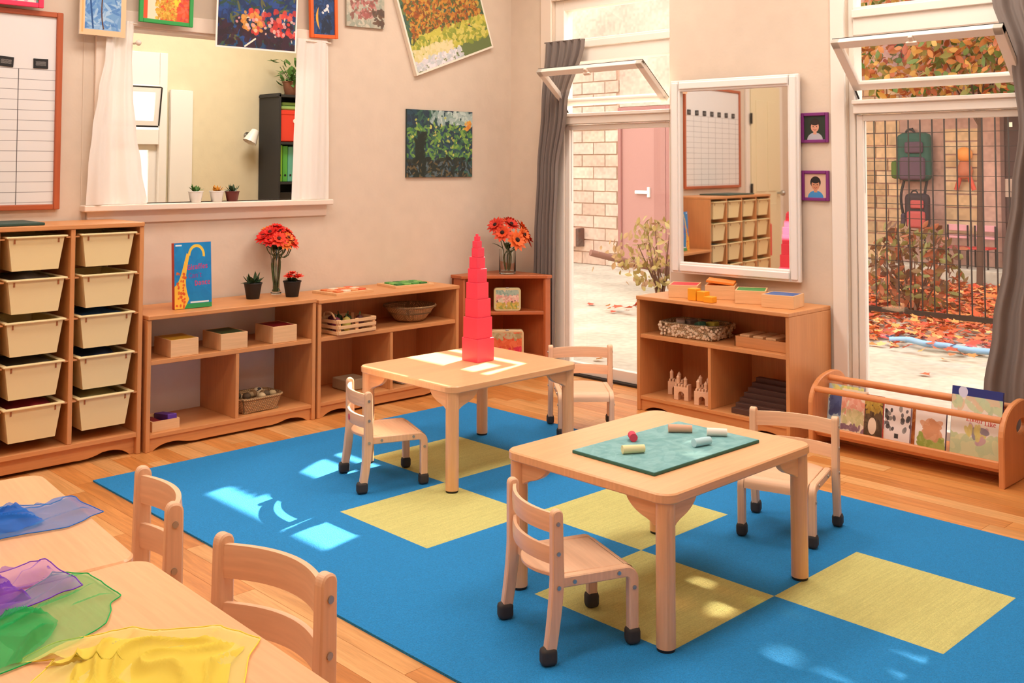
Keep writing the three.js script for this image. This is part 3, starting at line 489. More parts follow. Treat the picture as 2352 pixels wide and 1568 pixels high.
placeChair('small beech chair nearest the camera at the chalkboard table', -0.097, 1.245, 0.93, 0.37, RUG);
placeChair('small beech chair behind the pink tower table by the glazed door', 1.50, -0.155, -0.66, 0.75, RUG);
placeChair('small beech chair at the right end of the chalkboard table', 1.005, 1.235, -0.96, 0.28, RUG);
placeChair('beech chair back at the table with the blue scarf', -1.235, 0.79, -0.976, -0.219, 0, [1.1, 1.35, 1.25]);
placeChair('beech chair back nearest the yellow scarf', -1.27, 1.405, -0.994, 0.107, 0, [1.1, 1.35, 1.25]);

// ---------- open shelves ----------
function skirtShape(w, h) { const s = new THREE.Shape(), a = -w / 2, b = w / 2; s.moveTo(a, h); s.lineTo(b, h); s.lineTo(b, 0); s.lineTo(b - 0.02, 0.0); s.quadraticCurveTo(b - 0.06, h * 0.55, b - 0.14, h * 0.42); s.quadraticCurveTo(b - 0.2, h * 0.12, b - 0.26, h * 0.2); s.lineTo(a + 0.26, h * 0.2); s.quadraticCurveTo(a + 0.2, h * 0.12, a + 0.14, h * 0.42); s.quadraticCurveTo(a + 0.06, h * 0.55, a + 0.02, 0); s.lineTo(a, 0); s.lineTo(a, h); return s; }
function makeShelf(name, label, pos, turn, w, h, d, midY, divX, back) {
  const t = thing(name, label, 'shelf', pos, turn), p = 0.02;
  obj('side_panel', bb(-w / 2, -w / 2 + p, 0, h - p, -d / 2, d / 2, 0.003), M.shelf, t, { grain: 'y' });
  obj('side_panel', bb(w / 2 - p, w / 2, 0, h - p, -d / 2, d / 2, 0.003), M.shelf, t, { grain: 'y' });
  obj('top_panel', bb(-w / 2, w / 2, h - p, h, -d / 2, d / 2 + 0.006, 0.004), M.shelf, t);
  obj('middle_shelf', bb(-w / 2 + p, w / 2 - p, midY - p, midY, -d / 2 + 0.012, d / 2 - 0.006, 0.002), M.shelf, t);
  obj('bottom_shelf', bb(-w / 2 + p, w / 2 - p, 0.058, 0.076, -d / 2 + 0.012, d / 2 - 0.004, 0.002), M.shelf, t);
  obj('divider', bb(divX - 0.009, divX + 0.009, 0.076, midY - p, -d / 2 + 0.012, d / 2 - 0.008, 0.002), M.shelf, t, { grain: 'y' });
  obj('back_panel', bb(-w / 2 + p, w / 2 - p, 0.058, h - p, -d / 2 + 0.003, -d / 2 + 0.012), back, t, { grain: 'y' });
  obj('skirt', extr(skirtShape(w - 2 * p, 0.06), 0.014, 0.0015, 6).translate(0, 0, d / 2 - 0.02), M.shelf, t);
  return t;
}
const SH = 0.592, SD = 0.37, SZ = BZ + 0.014 + SD / 2;
const shelfBackGrey = mat(0xf0ebe6, 0.5);
makeShelf('open_shelf', 'low beech shelf unit with three lidded boxes and a pale back panel', [0.27, 0, SZ], 0, 0.88, SH + 0.009, SD, 0.4, 0.01, shelfBackGrey);
makeShelf('open_shelf', 'low beech shelf unit with the slatted crate and round basket', [1.193, 0, SZ], 0, 0.94, SH, SD, 0.4, 0.0, M.shelf);
makeShelf('open_shelf', 'low beech shelf unit under the white framed mirror', [RX - 0.014 - 0.193, 0, 0.185], -Math.PI / 2, 0.9, SH, 0.385, 0.395, 0.0, M.shelf);

// corner shelf with quarter round boards
{
  const t = thing('corner_shelf', 'reddish wooden corner shelf with rounded boards carrying the orange flowers', 'shelf', [2.355, 0, BZ + 0.02]);
  const R = 0.43, RZ = 0.42;
  const qs = (r, rz) => { const s = new THREE.Shape(); s.moveTo(0, 0); s.lineTo(-r, 0); s.lineTo(-r, 0.1); s.quadraticCurveTo(-r * 0.45, rz * 0.62, -0.04, rz); s.lineTo(0, rz); s.lineTo(0, 0); return s; };
  const board = (y, k) => extr(qs(R * k, RZ * k), 0.02, 0.003, 10).rotateX(Math.PI / 2).translate(0, y - 0.01, 0);
  obj('top_board', board(0.605, 1.03), M.corner, t);
  obj('shelf_board', board(0.385, 0.98), M.corner, t); obj('shelf_board', board(0.115, 0.98), M.corner, t);
  obj('back_panel', bb(-R + 0.0, 0, 0, 0.585, -0.004, 0.012), M.corner, t, { grain: 'y' });
  obj('back_panel', bb(-0.014, 0, 0, 0.585, 0.012, RZ - 0.02), M.corner, t, { grain: 'y' });
  obj('side_post', bb(-R, -R + 0.02, 0, 0.585, 0.0, 0.1, 0.003), M.corner, t, { grain: 'y' });
  obj('side_post', bb(-0.045, 0.0, 0, 0.585, RZ - 0.02, RZ + 0.0, 0.003), M.corner, t, { grain: 'y' });
}

// ---------- tray cabinet ----------
const CX0 = -1.41, CX1 = -0.185, CHT = 1.018, CZ0 = BZ + 0.014, CZ1 = -1.262, PIT = 0.2985;
const ROWT = [0.978, 0.803, 0.630, 0.456, 0.283];
{
  const t = thing('tray_cabinet', 'tall beech cabinet holding twenty cream trays', 'cabinet');
  const P = 0.02, inner = (CX1 - CX0 - 5 * P) / 4;
  for (let i = 0; i < 5; i++) { const x = CX0 + i * (inner + P); obj(i % 4 ? 'divider' : 'side_panel', bb(x, x + P, i % 4 ? 0.095 : 0, CHT - 0.02, CZ0 + 0.01, CZ1, 0.003), M.shelf, t, { grain: 'y' }); }
  obj('top_panel', bb(CX0, CX1, CHT - 0.02, CHT, CZ0, CZ1 + 0.006, 0.004), M.shelf, t);
  obj('bottom_panel', bb(CX0 + P, CX1 - P, 0.075, 0.095, CZ0 + 0.01, CZ1, 0.002), M.shelf, t);
  obj('back_panel', bb(CX0 + P, CX1 - P, 0.075, CHT - 0.02, CZ0, CZ0 + 0.01), M.shelf, t, { grain: 'y' });
  obj('skirt', extr(skirtShape(CX1 - CX0 - 2 * P, 0.075), 0.016, 0.0015, 6).translate((CX0 + CX1) / 2, 0, CZ1 - 0.03), M.shelf, t);
  // trays
  const td = 0.335, tw = 0.246, bw = 0.186, hh = 0.142;
  function frust(o, y0, y1, flip) { // tapered shell, origin at the rim
    const W = (y) => (bw + (tw - 0.02 - bw) * (y + hh) / hh) / 2 - o, F = (y) => td / 2 - 0.012 + 0.012 * (y + hh) / hh - o, c = (y) => [[-W(y), -F(y)], [W(y), -F(y)], [W(y), F(y)], [-W(y), F(y)]];
    const a = c(y0), b = c(y1), p = [], q = (A, B, C, D) => p.push(...A, ...B, ...C, ...A, ...C, ...D);
    for (let i = 0; i < 4; i++) { const j = (i + 1) % 4; q([a[i][0], y0, a[i][1]], [a[j][0], y0, a[j][1]], [b[j][0], y1, b[j][1]], [b[i][0], y1, b[i][1]]); }
    q([a[0][0], y0, a[0][1]], [a[1][0], y0, a[1][1]], [a[2][0], y0, a[2][1]], [a[3][0], y0, a[3][1]]);
    const g = new THREE.BufferGeometry(); g.setAttribute('position', new THREE.Float32BufferAttribute(p, 3)); g.setAttribute('uv', new THREE.Float32BufferAttribute(new Float32Array(p.length / 3 * 2), 2)); g.computeVertexNormals(); return g;
  }
  const proto = new THREE.Group();
  obj('body', [frust(0, -hh, 0), frust(0.0025, -hh + 0.003, 0)], M.tray, proto);
  obj('rim', [bb(-tw / 2, tw / 2, -0.008, 0, td / 2 - 0.008, td / 2 + 0.012, 0.003), bb(-tw / 2, tw / 2, -0.008, 0, -td / 2, -td / 2 + 0.016, 0.003), bb(-tw / 2, -tw / 2 + 0.02, -0.006, 0, -td / 2, td / 2, 0.002), bb(tw / 2 - 0.02, tw / 2, -0.006, 0, -td / 2, td / 2, 0.002)], M.tray, proto);
  for (const s of [-1, 1]) obj('handle_notch', bb(s * 0.088 - 0.003, s * 0.088 + 0.003, -0.03, -0.012, td / 2 - 0.004, td / 2 + 0.0015), M.brown, proto);
  const rows = ['top', 'second', 'third', 'fourth', 'bottom'], colsN = ['fourth', 'third', 'second', 'first'];
  for (let c = 0; c < 4; c++) for (let r = 0; r < 5; r++) {
    const x = CX0 + P + inner / 2 + c * (inner + P), o = proto.clone(); o.name = numbered('storage_tray'); o.position.set(x, ROWT[r], CZ1 - td / 2 + 0.002 + rnd(-0.004, 0.006)); o.rotation.y = rnd(-0.012, 0.012);
    o.userData = { label: `cream plastic tray, ${rows[r]} row, ${colsN[c]} column from the giraffe book side`.replace('giraffe book', 'blue book'), category: 'tray', group: 'cream trays in the tall cabinet' }; scene.add(o);
    for (const s of [-1, 1]) obj('tray_runner', bb(x + s * inner / 2 - (s > 0 ? 0.018 : 0), x + s * inner / 2 + (s > 0 ? 0 : 0.018), ROWT[r] - 0.014, ROWT[r] - 0.0085, CZ0 + 0.012, CZ1 - 0.004), M.shelf, t, { grain: 'z' });
  }
  const fill = (c, r, color, label, h = 0.02) => { const x = CX0 + P + inner / 2 + c * (inner + P); const g = grid(14, 14, (u, v) => V(x + (u - 0.5) * 0.19, ROWT[r] - 0.024 + h * Math.sin(Math.PI * u) * Math.sin(Math.PI * v) + 0.02 * vn(u * 5, v * 5, r * 7 + c) , CZ1 - 0.17 + (v - 0.5) * 0.29)); tag(obj('folded_cloth', g, mat(color, 0.9)), label, 'cloth'); };
  fill(2, 4, 0x8e1f2a, 'dark red cloth piled in the lower left visible tray', 0.035); fill(3, 2, 0x2a5690, 'blue cloth heaped in a middle row tray', 0.035); fill(3, 3, 0x2b3c66, 'navy cloth heaped in the fourth row tray', 0.03); fill(3, 4, 0x8d8352, 'olive cloth heaped in the bottom right tray', 0.04); fill(2, 3, 0x5c5648, 'grey brown cloth in the fourth row tray', 0.03); fill(2, 1, 0x8d8a90, 'grey cloth in the second row tray', 0.03);
}
tag(obj('cutting_mat', bb(-1.15, -0.6, CHT + 0.0005, CHT + 0.012, -1.56, -1.3, 0.003), mat(0x2c4a40, 0.6)), 'dark green board lying on top of the tray cabinet', 'board');
{
  const t = thing('magazine_file', 'red slanted file holder fixed to the far end of the tray cabinet', 'file holder', [CX0 - 0.001, 0.46, -1.42], -Math.PI / 2);
  const s = new THREE.Shape(); s.moveTo(-0.13, 0); s.lineTo(0.13, 0); s.lineTo(0.13, 0.28); s.lineTo(-0.06, 0.42); s.lineTo(-0.13, 0.42); s.lineTo(-0.13, 0);
  obj('body', extr(s, 0.1, 0.004).translate(0, 0, 0.051), mat(0xe03a3c, 0.5), t);
  obj('label_card', bb(-0.09, 0.09, 0.03, 0.1, 0.101, 0.103), M.paper, t);
}

// ---------- book rack ----------
{
  const t = thing('book_rack', 'low beech book rack with dowel rails standing before the right glazed door', 'book rack', [2.05, 0, 0.72], 0);
  const L = 0.86, S = () => { const s = new THREE.Shape(); s.moveTo(-0.0, 0); s.lineTo(0.33, 0); s.lineTo(0.33, 0.2); s.quadraticCurveTo(0.33, 0.315, 0.2, 0.32); s.quadraticCurveTo(0.02, 0.315, 0.0, 0.2); s.lineTo(0, 0); return s; };
  for (const [z, n] of [[0.012, 0], [L - 0.012, 1]]) { const s = S(); const h = new THREE.Path(); h.absellipse(0.19, 0.215, 0.055, 0.03, 0, Math.PI * 2); s.holes.push(h); obj('end_panel', extr(s, 0.024, 0.004, 10).translate(0, 0, z), M.rack, t, { grain: 'y' }); }
  obj('dowel', rod(V(0.035, 0.258, 0.02), V(0.035, 0.258, L - 0.02), 0.014, 14), M.rack, t, { grain: 'z' });
  obj('dowel', rod(V(0.16, 0.292, 0.02), V(0.16, 0.292, L - 0.02), 0.014, 14), M.rack, t, { grain: 'z' });
  obj('dowel', rod(V(0.29, 0.258, 0.02), V(0.29, 0.258, L - 0.02), 0.014, 14), M.rack, t, { grain: 'z' });
  obj('front_lip', bb(0.012, 0.032, 0.066, 0.098, 0.024, L - 0.024, 0.006), M.rack, t, { grain: 'z' });
  obj('base_board', bb(0.03, 0.3, 0.052, 0.068, 0.024, L - 0.024, 0.003), M.rack, t, { grain: 'z' });
  obj('lower_rail', bb(0.17, 0.19, 0.0, 0.052, 0.024, L - 0.024, 0.003), M.rack, t, { grain: 'z' });
  obj('bolt_head', cyl(0.008, 0.008, 0.004, 0, 0, 0, 12).rotateX(Math.PI / 2).translate(0.06, 0.25, -0.001), M.iron, t);
}

// ---------- prints ----------
const css = (c) => '#' + c.toString(16).padStart(6, '0');
function daubs(x, w, h, layers) {
  for (const { c, n, s, X = [0, 1], Y = [0, 1], asp = 2, al = 0.85 } of layers) for (let i = 0; i < n; i++) {
    x.save(); x.translate(w * rnd(X[0], X[1]), h * rnd(Y[0], Y[1])); x.rotate(rnd(6.28)); x.globalAlpha = al; x.fillStyle = css(c[Math.floor(rnd(c.length))]);
    const r = rnd(s[0], s[1]); x.beginPath(); x.ellipse(0, 0, r * asp, r, 0, 0, 7); x.fill(); x.restore();
  }
}
const flat = (x, w, h, c) => { x.fillStyle = css(c); x.fillRect(0, 0, w, h); };
function printPlane(w, h, tex, rough = 0.6) { const g = new THREE.PlaneGeometry(w, h); return [g, new THREE.MeshStandardMaterial({ map: tex, roughness: rough })]; }
function picture(name, label, category, w, h, th, tex, pos, rot, o = {}) {
  const t = thing(name, label, category, pos); t.rotation.set(...rot); if (o.group) t.userData.group = o.group;
  const f = o.frame || 0;
  obj('backing', bb(-w / 2 - f * 0.9, w / 2 + f * 0.9, -h / 2 - f * 0.9, h / 2 + f * 0.9, 0, th), o.edge || M.paper, t);
  const [g, m] = printPlane(w - (o.margin || 0) * 2, h - (o.margin || 0) * 2, tex, o.rough);
  obj('print', g.translate(0, o.lift || 0, th + 0.0006), m, t);
  if (f) { const fm = o.frameMat, e = th + 0.008; for (const s of [-1, 1]) { obj('frame_side', bb(s * (w / 2 + f / 2) - f / 2, s * (w / 2 + f / 2) + f / 2, -h / 2 - f, h / 2 + f, 0.0, e, 0.003), fm, t, { grain: 'y' }); obj('frame_side', bb(-w / 2, w / 2, s * (h / 2 + f / 2) - f / 2, s * (h / 2 + f / 2) + f / 2, 0.0, e, 0.003), fm, t); } }
  return t;
}
const PZ = BZ + 0.066;      // pictures hang in front of the casing
picture('framed_picture', 'pink framed child painting above the whiteboard', 'picture', 0.3, 0.26, 0.006, canvasTex(256, 256, (x, w, h) => { flat(x, w, h, 0xf6e8d8); daubs(x, w, h, [{ c: [0xd84a5a, 0x6a9a4a, 0xe89ab0, 0x4a7a9a], n: 160, s: [5, 12] }]); }), [-0.70, 2.125, PZ - 0.022], [0, 0, 0], { frame: 0.022, frameMat: mat(0xf0305a, 0.5) });
picture('framed_picture', 'blue water picture with peach mat hanging by the left curtain', 'picture', 0.215, 0.34, 0.008, canvasTex(256, 384, (x, w, h) => { flat(x, w, h, 0xf4c49a); x.fillStyle = '#f8b070'; x.fillRect(10, 0, 10, h - 12); x.fillStyle = '#6f9fd0'; x.fillRect(28, 0, w - 56, h - 30); x.save(); x.beginPath(); x.rect(28, 0, w - 56, h - 30); x.clip(); daubs(x, w, h, [{ c: [0x4a7fc0, 0x8ab4dc, 0x5c90cc, 0xa6c8e4], n: 200, s: [4, 9], asp: 4 }]); x.strokeStyle = '#5a3428'; x.lineWidth = 7; x.beginPath(); x.moveTo(120, 0); x.bezierCurveTo(140, 130, 100, 230, 132, h - 34); x.stroke(); x.strokeStyle = '#1d4f8c'; x.lineWidth = 9; x.beginPath(); x.moveTo(60, 0); x.bezierCurveTo(44, 150, 62, 240, 74, h - 34); x.stroke(); x.restore(); }), [-0.267, 2.04, PZ], [0.0, 0, -0.01], {});
picture('framed_picture', 'green framed painting of a pineapple on orange', 'picture', 0.235, 0.3, 0.008, canvasTex(256, 320, (x, w, h) => { flat(x, w, h, 0xe8542c); x.fillStyle = '#f2dcc0'; x.fillRect(24, 0, 70, h); daubs(x, w, h, [{ c: [0xd8a030, 0xc48a28, 0xe8bc4a], n: 320, s: [4, 8], X: [0.28, 0.72], Y: [0.45, 0.98], asp: 1.3 }, { c: [0x3f8a3a, 0x57a844, 0x2f6e30], n: 70, s: [5, 9], X: [0.3, 0.7], Y: [0.05, 0.5], asp: 4 }, { c: [0xf2d83a], n: 12, s: [5, 8], X: [0.66, 0.78], Y: [0.45, 0.7], asp: 3 }, { c: [0xd04040, 0xe06a4a], n: 50, s: [5, 9], X: [0.8, 1] }]); }), [0.042, 2.122, PZ], [0, 0, -0.015], { frame: 0.02, frameMat: mat(0x2f9e4c, 0.5) });
picture('hanging_poster', 'large dark blue poster of red and orange flowers over the opening', 'poster', 0.47, 0.42, 0.003, canvasTex(512, 448, (x, w, h) => { flat(x, w, h, 0x1d3c78); daubs(x, w, h, [{ c: [0x17305e, 0x264c90, 0x1c4a6e, 0x20325c], n: 380, s: [8, 20] }, { c: [0x3c5a3a, 0x2e4a34, 0x6a6a3a], n: 120, s: [4, 9], asp: 4 }, { c: [0x3a2030, 0x2c1c28], n: 110, s: [8, 18], Y: [0.66, 1] }, { c: [0xe0423a, 0xc83430, 0xe8685a], n: 60, s: [9, 17], X: [0.4, 1], Y: [0.5, 0.82], asp: 1.2 }, { c: [0xd88a3a, 0xe0a04a], n: 26, s: [8, 15], X: [0.3, 0.55], Y: [0.52, 0.78], asp: 1.3 }, { c: [0xe8a0a0, 0xf0c4b0], n: 26, s: [6, 11], X: [0.22, 1], Y: [0.6, 0.85], asp: 1.2 }, { c: [0xf0e8d0], n: 8, s: [3, 5], asp: 3 }]); x.fillStyle = '#f4ecd8'; x.save(); x.translate(170, 440); x.rotate(-0.62); x.fillRect(0, 0, 90, 10); x.restore(); }), [0.537, 2.078, PZ + 0.012], [0.05, 0, 0.005], { margin: 0.009 });
picture('framed_picture', 'narrow orange framed picture with a yellow crescent on blue', 'picture', 0.135, 0.3, 0.016, canvasTex(192, 384, (x, w, h) => { flat(x, w, h, 0x1f4478); daubs(x, w, h, [{ c: [0x1a3a68, 0x2a5288, 0x163258], n: 140, s: [6, 12] }, { c: [0xf2f0ea, 0xd8d8e0], n: 12, s: [6, 11], X: [0.4, 0.75], Y: [0.45, 0.6], asp: 1.2 }, { c: [0x182840], n: 40, s: [6, 12], X: [0.4, 0.8], Y: [0.65, 0.95] }]); x.fillStyle = '#f0a83a'; x.beginPath(); x.moveTo(50, 190); x.quadraticCurveTo(-6, 270, 56, 350); x.quadraticCurveTo(34, 270, 50, 190); x.fill(); }), [0.968, 2.14, BZ + 0.021], [0, -0.03, 0.03], { frame: 0.02, frameMat: mat(0xf0641e, 0.5) });
picture('canvas_print', 'small grey and pink canvas high on the back wall', 'picture', 0.265, 0.26, 0.016, canvasTex(256, 256, (x, w, h) => { flat(x, w, h, 0xb9b4a0); daubs(x, w, h, [{ c: [0xb9b4a0, 0xa8a896, 0xccc4b0, 0x9aa090], n: 300, s: [6, 14] }, { c: [0xa8605a, 0xc08880, 0x8a5a50], n: 80, s: [5, 10], X: [0.1, 0.8], Y: [0.3, 0.8] }, { c: [0x6a5040, 0x5c4a40], n: 40, s: [6, 10], X: [0.7, 1], Y: [0.6, 0.95] }]); }), [1.265, 2.19, BZ + 0.0008], [0, 0, 0.02], { edge: mat(0xb6b2a0, 0.8) });
picture('canvas_print', 'large tilted canvas of orange and green foliage on the back wall', 'picture', 0.66, 0.56, 0.03, canvasTex(640, 544, (x, w, h) => { flat(x, w, h, 0x6a7a48); daubs(x, w, h, [{ c: [0x3a5a58, 0x4a6a50, 0x2f4a3c, 0x56703c], n: 500, s: [8, 18], Y: [0, 0.75] }, { c: [0xb87830, 0xd09038, 0xa85a28, 0x8a4a24, 0xc8a048, 0x5c5a2c], n: 1500, s: [4, 10], X: [0.04, 0.96], Y: [0, 0.66] }, { c: [0xc8c050, 0xd8cc68, 0xa8a83c, 0x8a9a3a], n: 420, s: [7, 15], Y: [0.62, 0.86] }, { c: [0xe6d8a8, 0xdcd090], n: 150, s: [6, 14], X: [0, 0.5], Y: [0.76, 0.9] }, { c: [0xd8d4dc, 0xeae6ea, 0xc4ccd0], n: 160, s: [5, 11], Y: [0.88, 1], X: [0, 0.6] }]); x.fillStyle = '#2a74b0'; x.fillRect(w * 0.86, 0, w * 0.14, h * 0.1); }), [1.85, 2.178, BZ + 0.001], [0, 0, 0.342], { margin: 0.012, edge: mat(0xf4ead8, 0.8) });
picture('canvas_print', 'square unframed dark green and blue painting on the back wall', 'picture', 0.52, 0.405, 0.012, canvasTex(512, 400, (x, w, h) => { flat(x, w, h, 0x2c4a48); daubs(x, w, h, [{ c: [0x1f3a44, 0x2c4c5c, 0x26384a, 0x34584c, 0x3e6a54], n: 700, s: [6, 15], asp: 2.6 }, { c: [0xa8bcb8, 0xc4d4cc, 0x8aa49c], n: 90, s: [6, 13], X: [0.35, 1], Y: [0.02, 0.2], asp: 2.6 }, { c: [0x6a9a4a, 0x88ac4c, 0x4e8440], n: 200, s: [4, 9], Y: [0.2, 0.75], asp: 2.5 }, { c: [0xb8bc58, 0xd2cc70], n: 50, s: [4, 8], Y: [0.1, 0.8], asp: 1.4 }, { c: [0xd8843a, 0xe0a040], n: 14, s: [8, 14], X: [0.88, 0.97], Y: [0.16, 0.28], asp: 1.1 }, { c: [0x1c2420, 0x26302a, 0x30362c], n: 180, s: [6, 14], Y: [0.72, 1] }, { c: [0x1e2a24], n: 60, s: [8, 14], X: [0.12, 0.26], Y: [0.35, 0.95], asp: 2 }, { c: [0x586a70, 0x6c5c3c], n: 80, s: [3, 7], Y: [0.75, 1], asp: 3 }]); }), [1.832, 1.402, BZ + 0.0008], [0, 0, 0], { edge: mat(0x2a3a38, 0.8) });

// whiteboard
{
  const x0 = -1.56, x1 = -0.43, y0 = 1.07, y1 = 1.965, w = x1 - x0, h = y1 - y0;
  const t = thing('whiteboard', 'white ruled board in a reddish wooden frame on the back wall', 'whiteboard', [(x0 + x1) / 2, (y0 + y1) / 2, BZ + 0.001]);
  obj('panel', bb(-w / 2 + 0.01, w / 2 - 0.01, -h / 2 + 0.01, h / 2 - 0.01, 0, 0.012), M.whiteGloss, t);
  const tex = canvasTex(1280, 1024, (x, W, H) => { flat(x, W, H, 0xe8e6e4); x.strokeStyle = '#4a4648'; x.lineWidth = 2.5; const top = H * 0.285; for (let i = 0; i <= 13; i++) { const y = top + i * (H - top) / 13.2; x.globalAlpha = 0.65; x.beginPath(); x.moveTo(0, y); x.lineTo(W, y); x.stroke(); } x.globalAlpha = 0.9; x.lineWidth = 4; for (let i = 0; i < 8; i++) { const X = W * (1 - (0.168 + i * 0.148) / w); x.beginPath(); x.moveTo(X, top); x.lineTo(X, H); x.stroke(); } });
  obj('ruled_sheet', new THREE.PlaneGeometry(w - 0.05, h - 0.05).translate(0, 0, 0.0126), new THREE.MeshStandardMaterial({ map: tex, roughness: 0.3 }), t);
  for (const s of [-1, 1]) { obj('frame_side', bb(s * (w / 2 - 0.012) - 0.014, s * (w / 2 - 0.012) + 0.014, -h / 2, h / 2, 0, 0.024, 0.004), M.redwood, t, { grain: 'y' }); obj('frame_side', bb(-w / 2 + 0.026, w / 2 - 0.026, s * (h / 2 - 0.012) - 0.012, s * (h / 2 - 0.012) + 0.012, 0, 0.024, 0.004), M.redwood, t); }
  const scr = canvasTex(64, 48, (x, W, H) => { flat(x, W, H, 0x171516); x.strokeStyle = '#8a8682'; x.lineWidth = 2; for (const y of [16, 24, 32]) { x.beginPath(); for (let i = 8; i < 58; i += 3) x.lineTo(i, y + (i % 2 ? 3 : -3)); x.stroke(); } });
  ['first', 'second', 'third', 'fourth', 'fifth', 'sixth', 'seventh'].forEach((n, i) => { const X = -0.522 - i * 0.148, m = thing('label_magnet', `black label magnet on the whiteboard, ${n} from its right edge`, 'magnet', [X, 1.727, BZ + 0.0142], 0, 'black magnets on the whiteboard'); m.rotation.z = rnd(-0.06, 0.02); obj('magnet', bb(-0.032, 0.032, -0.022, 0.022, 0, 0.004, 0.001), M.black, m); obj('lettering', new THREE.PlaneGeometry(0.06, 0.04).translate(0, 0, 0.0046), new THREE.MeshStandardMaterial({ map: scr, roughness: 0.6 }), m); });
}

// mirror and photographs on the right wall
{
  const t = thing('wall_mirror', 'large white framed wall mirror between the glazed doors', 'mirror', [2.388, 1.213, 0.112], -Math.PI / 2 + 4.65 * D2R);
  const w = 0.755, h = 1.045, f = 0.062;
  obj('mirror_glass', bb(-w / 2 + f, w / 2 - f, -h / 2 + f, h / 2 - f, 0.0, 0.006), M.mirror, t);
  obj('back_board', bb(-w / 2 + 0.01, w / 2 - 0.01, -h / 2 + 0.01, h / 2 - 0.01, -0.012, 0), M.brown, t);
  for (const s of [-1, 1]) { const e = (a, b, y0, y1) => [bb(a, b, y0, y1, 0, 0.024, 0.006), bb(a + 0.012, b - 0.012, y0 + 0.012, y1 - 0.012, 0.02, 0.034, 0.006)]; obj('frame_side', e(s * (w / 2 - f / 2) - f / 2, s * (w / 2 - f / 2) + f / 2, -h / 2, h / 2), M.whiteGloss, t); obj('frame_side', e(-w / 2 + f - 0.016, w / 2 - f + 0.016, s * (h / 2 - f / 2) - f / 2, s * (h / 2 - f / 2) + f / 2), M.whiteGloss, t); }
  obj('hanger', [box(0.04, 0.04, 0.028, -0.3, 0.44, -0.026), box(0.04, 0.04, 0.028, -0.3, -0.44, -0.026)], M.steel, t);
}
function portrait(bg, hair, skin, shirt) { return canvasTex(128, 128, (x, w, h) => { flat(x, w, h, bg); daubs(x, w, h, [{ c: [bg], n: 20, s: [8, 16], al: 0.5 }]); x.fillStyle = css(shirt); x.beginPath(); x.ellipse(64, 128, 46, 38, 0, 0, 7); x.fill(); x.fillStyle = css(skin); x.fillRect(54, 78, 20, 22); x.fillStyle = css(hair); x.beginPath(); x.ellipse(64, 46, 31, 32, 0, 0, 7); x.fill(); x.fillStyle = css(skin); x.beginPath(); x.ellipse(64, 60, 24, 28, 0, 0, 7); x.fill(); x.fillStyle = css(hair); x.beginPath(); x.ellipse(64, 36, 26, 15, 0, 0, 7); x.fill(); x.fillStyle = '#2a1a14'; for (const a of [54, 74]) { x.beginPath(); x.ellipse(a, 58, 3, 2.4, 0, 0, 7); x.fill(); } x.strokeStyle = '#9a4a40'; x.lineWidth = 3; x.beginPath(); x.arc(64, 68, 9, 0.3, 2.84); x.stroke(); x.strokeStyle = '#b07a5a'; x.lineWidth = 2; x.beginPath(); x.moveTo(64, 58); x.lineTo(62, 67); x.stroke(); }); }
const purple = mat(0x7d2c74, 0.5);
picture('photo_frame', 'upper purple framed portrait photo with dark background', 'photo', 0.118, 0.118, 0.006, portrait(0x243024, 0x2a1c1a, 0xd89a80, 0xb8b4bc), [RX - 0.0006, 1.462, 0.556], [0, -Math.PI / 2, 0], { frame: 0.016, frameMat: purple });
picture('photo_frame', 'lower purple framed portrait photo with a blue shirt', 'photo', 0.118, 0.118, 0.006, portrait(0xd8b49c, 0x1c1616, 0xc88a68, 0x3f8cc8), [RX - 0.0006, 1.174, 0.556], [0, -Math.PI / 2, 0], { frame: 0.016, frameMat: purple });

// ---------- curtains ----------
function curtain(name, label, fn, m, folds, amp, nu = 90, nv = 40) {
  const g = grid(nu, nv, (s, t) => { const { p, n, k = 1 } = fn(s, t); const w = amp * k * (Math.sin(s * folds * 6.283 + 0.6 * Math.sin(t * 3)) + 0.4 * Math.sin(s * folds * 2.7 * 6.283 + t * 2 + 1)); return p.addScaledVector(n, w); });
  return tag(obj(name, g, m, null, { keepUv: 1 }), label, 'curtain');
}
const NX = V(-1, 0, 0), NZv = V(0, 0, 1);
const mixA = (a, t) => { const i = Math.min(a.length - 2, Math.floor(t * (a.length - 1))), f = t * (a.length - 1) - i, u = f * f * (3 - 2 * f); return a[i] * (1 - u) + a[i + 1] * u; };
curtain('grey_curtain', 'grey curtain gathered beside the left glazed door', (s, t) => { const l = mixA([-1.265, -1.3, -1.335, -1.36, -1.37, -1.375], t), r = mixA([-0.94, -1.09, -1.165, -1.185, -1.19, -1.19], t); return { p: V(2.395, 2.035 - t * 2.02, l + (r - l) * s), n: NX, k: 1 }; }, M.grey, 5.5, 0.013);
curtain('grey_curtain', 'grey curtain hanging at the right edge beside the book rack', (s, t) => { const l = mixA([1.43, 1.44, 1.52, 1.545, 1.51, 1.47, 1.42, 1.375, 1.33], t), r = 2.02 - 0.1 * Math.sin(t * 3.1); return { p: V(2.385, 2.3 - t * 2.285, l + (r - l) * s), n: NX }; }, M.grey, 5, 0.016);
tag(obj('curtain_rod', [rod(V(2.395, 2.036, -1.28), V(2.395, 2.036, -0.98), 0.004, 8), rod(V(2.395, 2.036, -1.275), V(RX - 0.017, 2.036, -1.275), 0.004, 8)], M.grey), 'thin grey rod holding the left grey curtain', 'curtain rod');
tag(obj('curtain_rod', [rod(V(2.386, 2.305, 1.3), V(2.386, 2.305, 2.1), 0.007, 8), rod(V(2.386, 2.305, 2.05), V(RX - 0.002, 2.305, 2.05), 0.007, 8), rod(V(2.386, 2.305, 1.65), V(RX - 0.002, 2.305, 1.65), 0.007, 8)], M.iron), 'thin dark rod holding the right grey curtain', 'curtain rod');
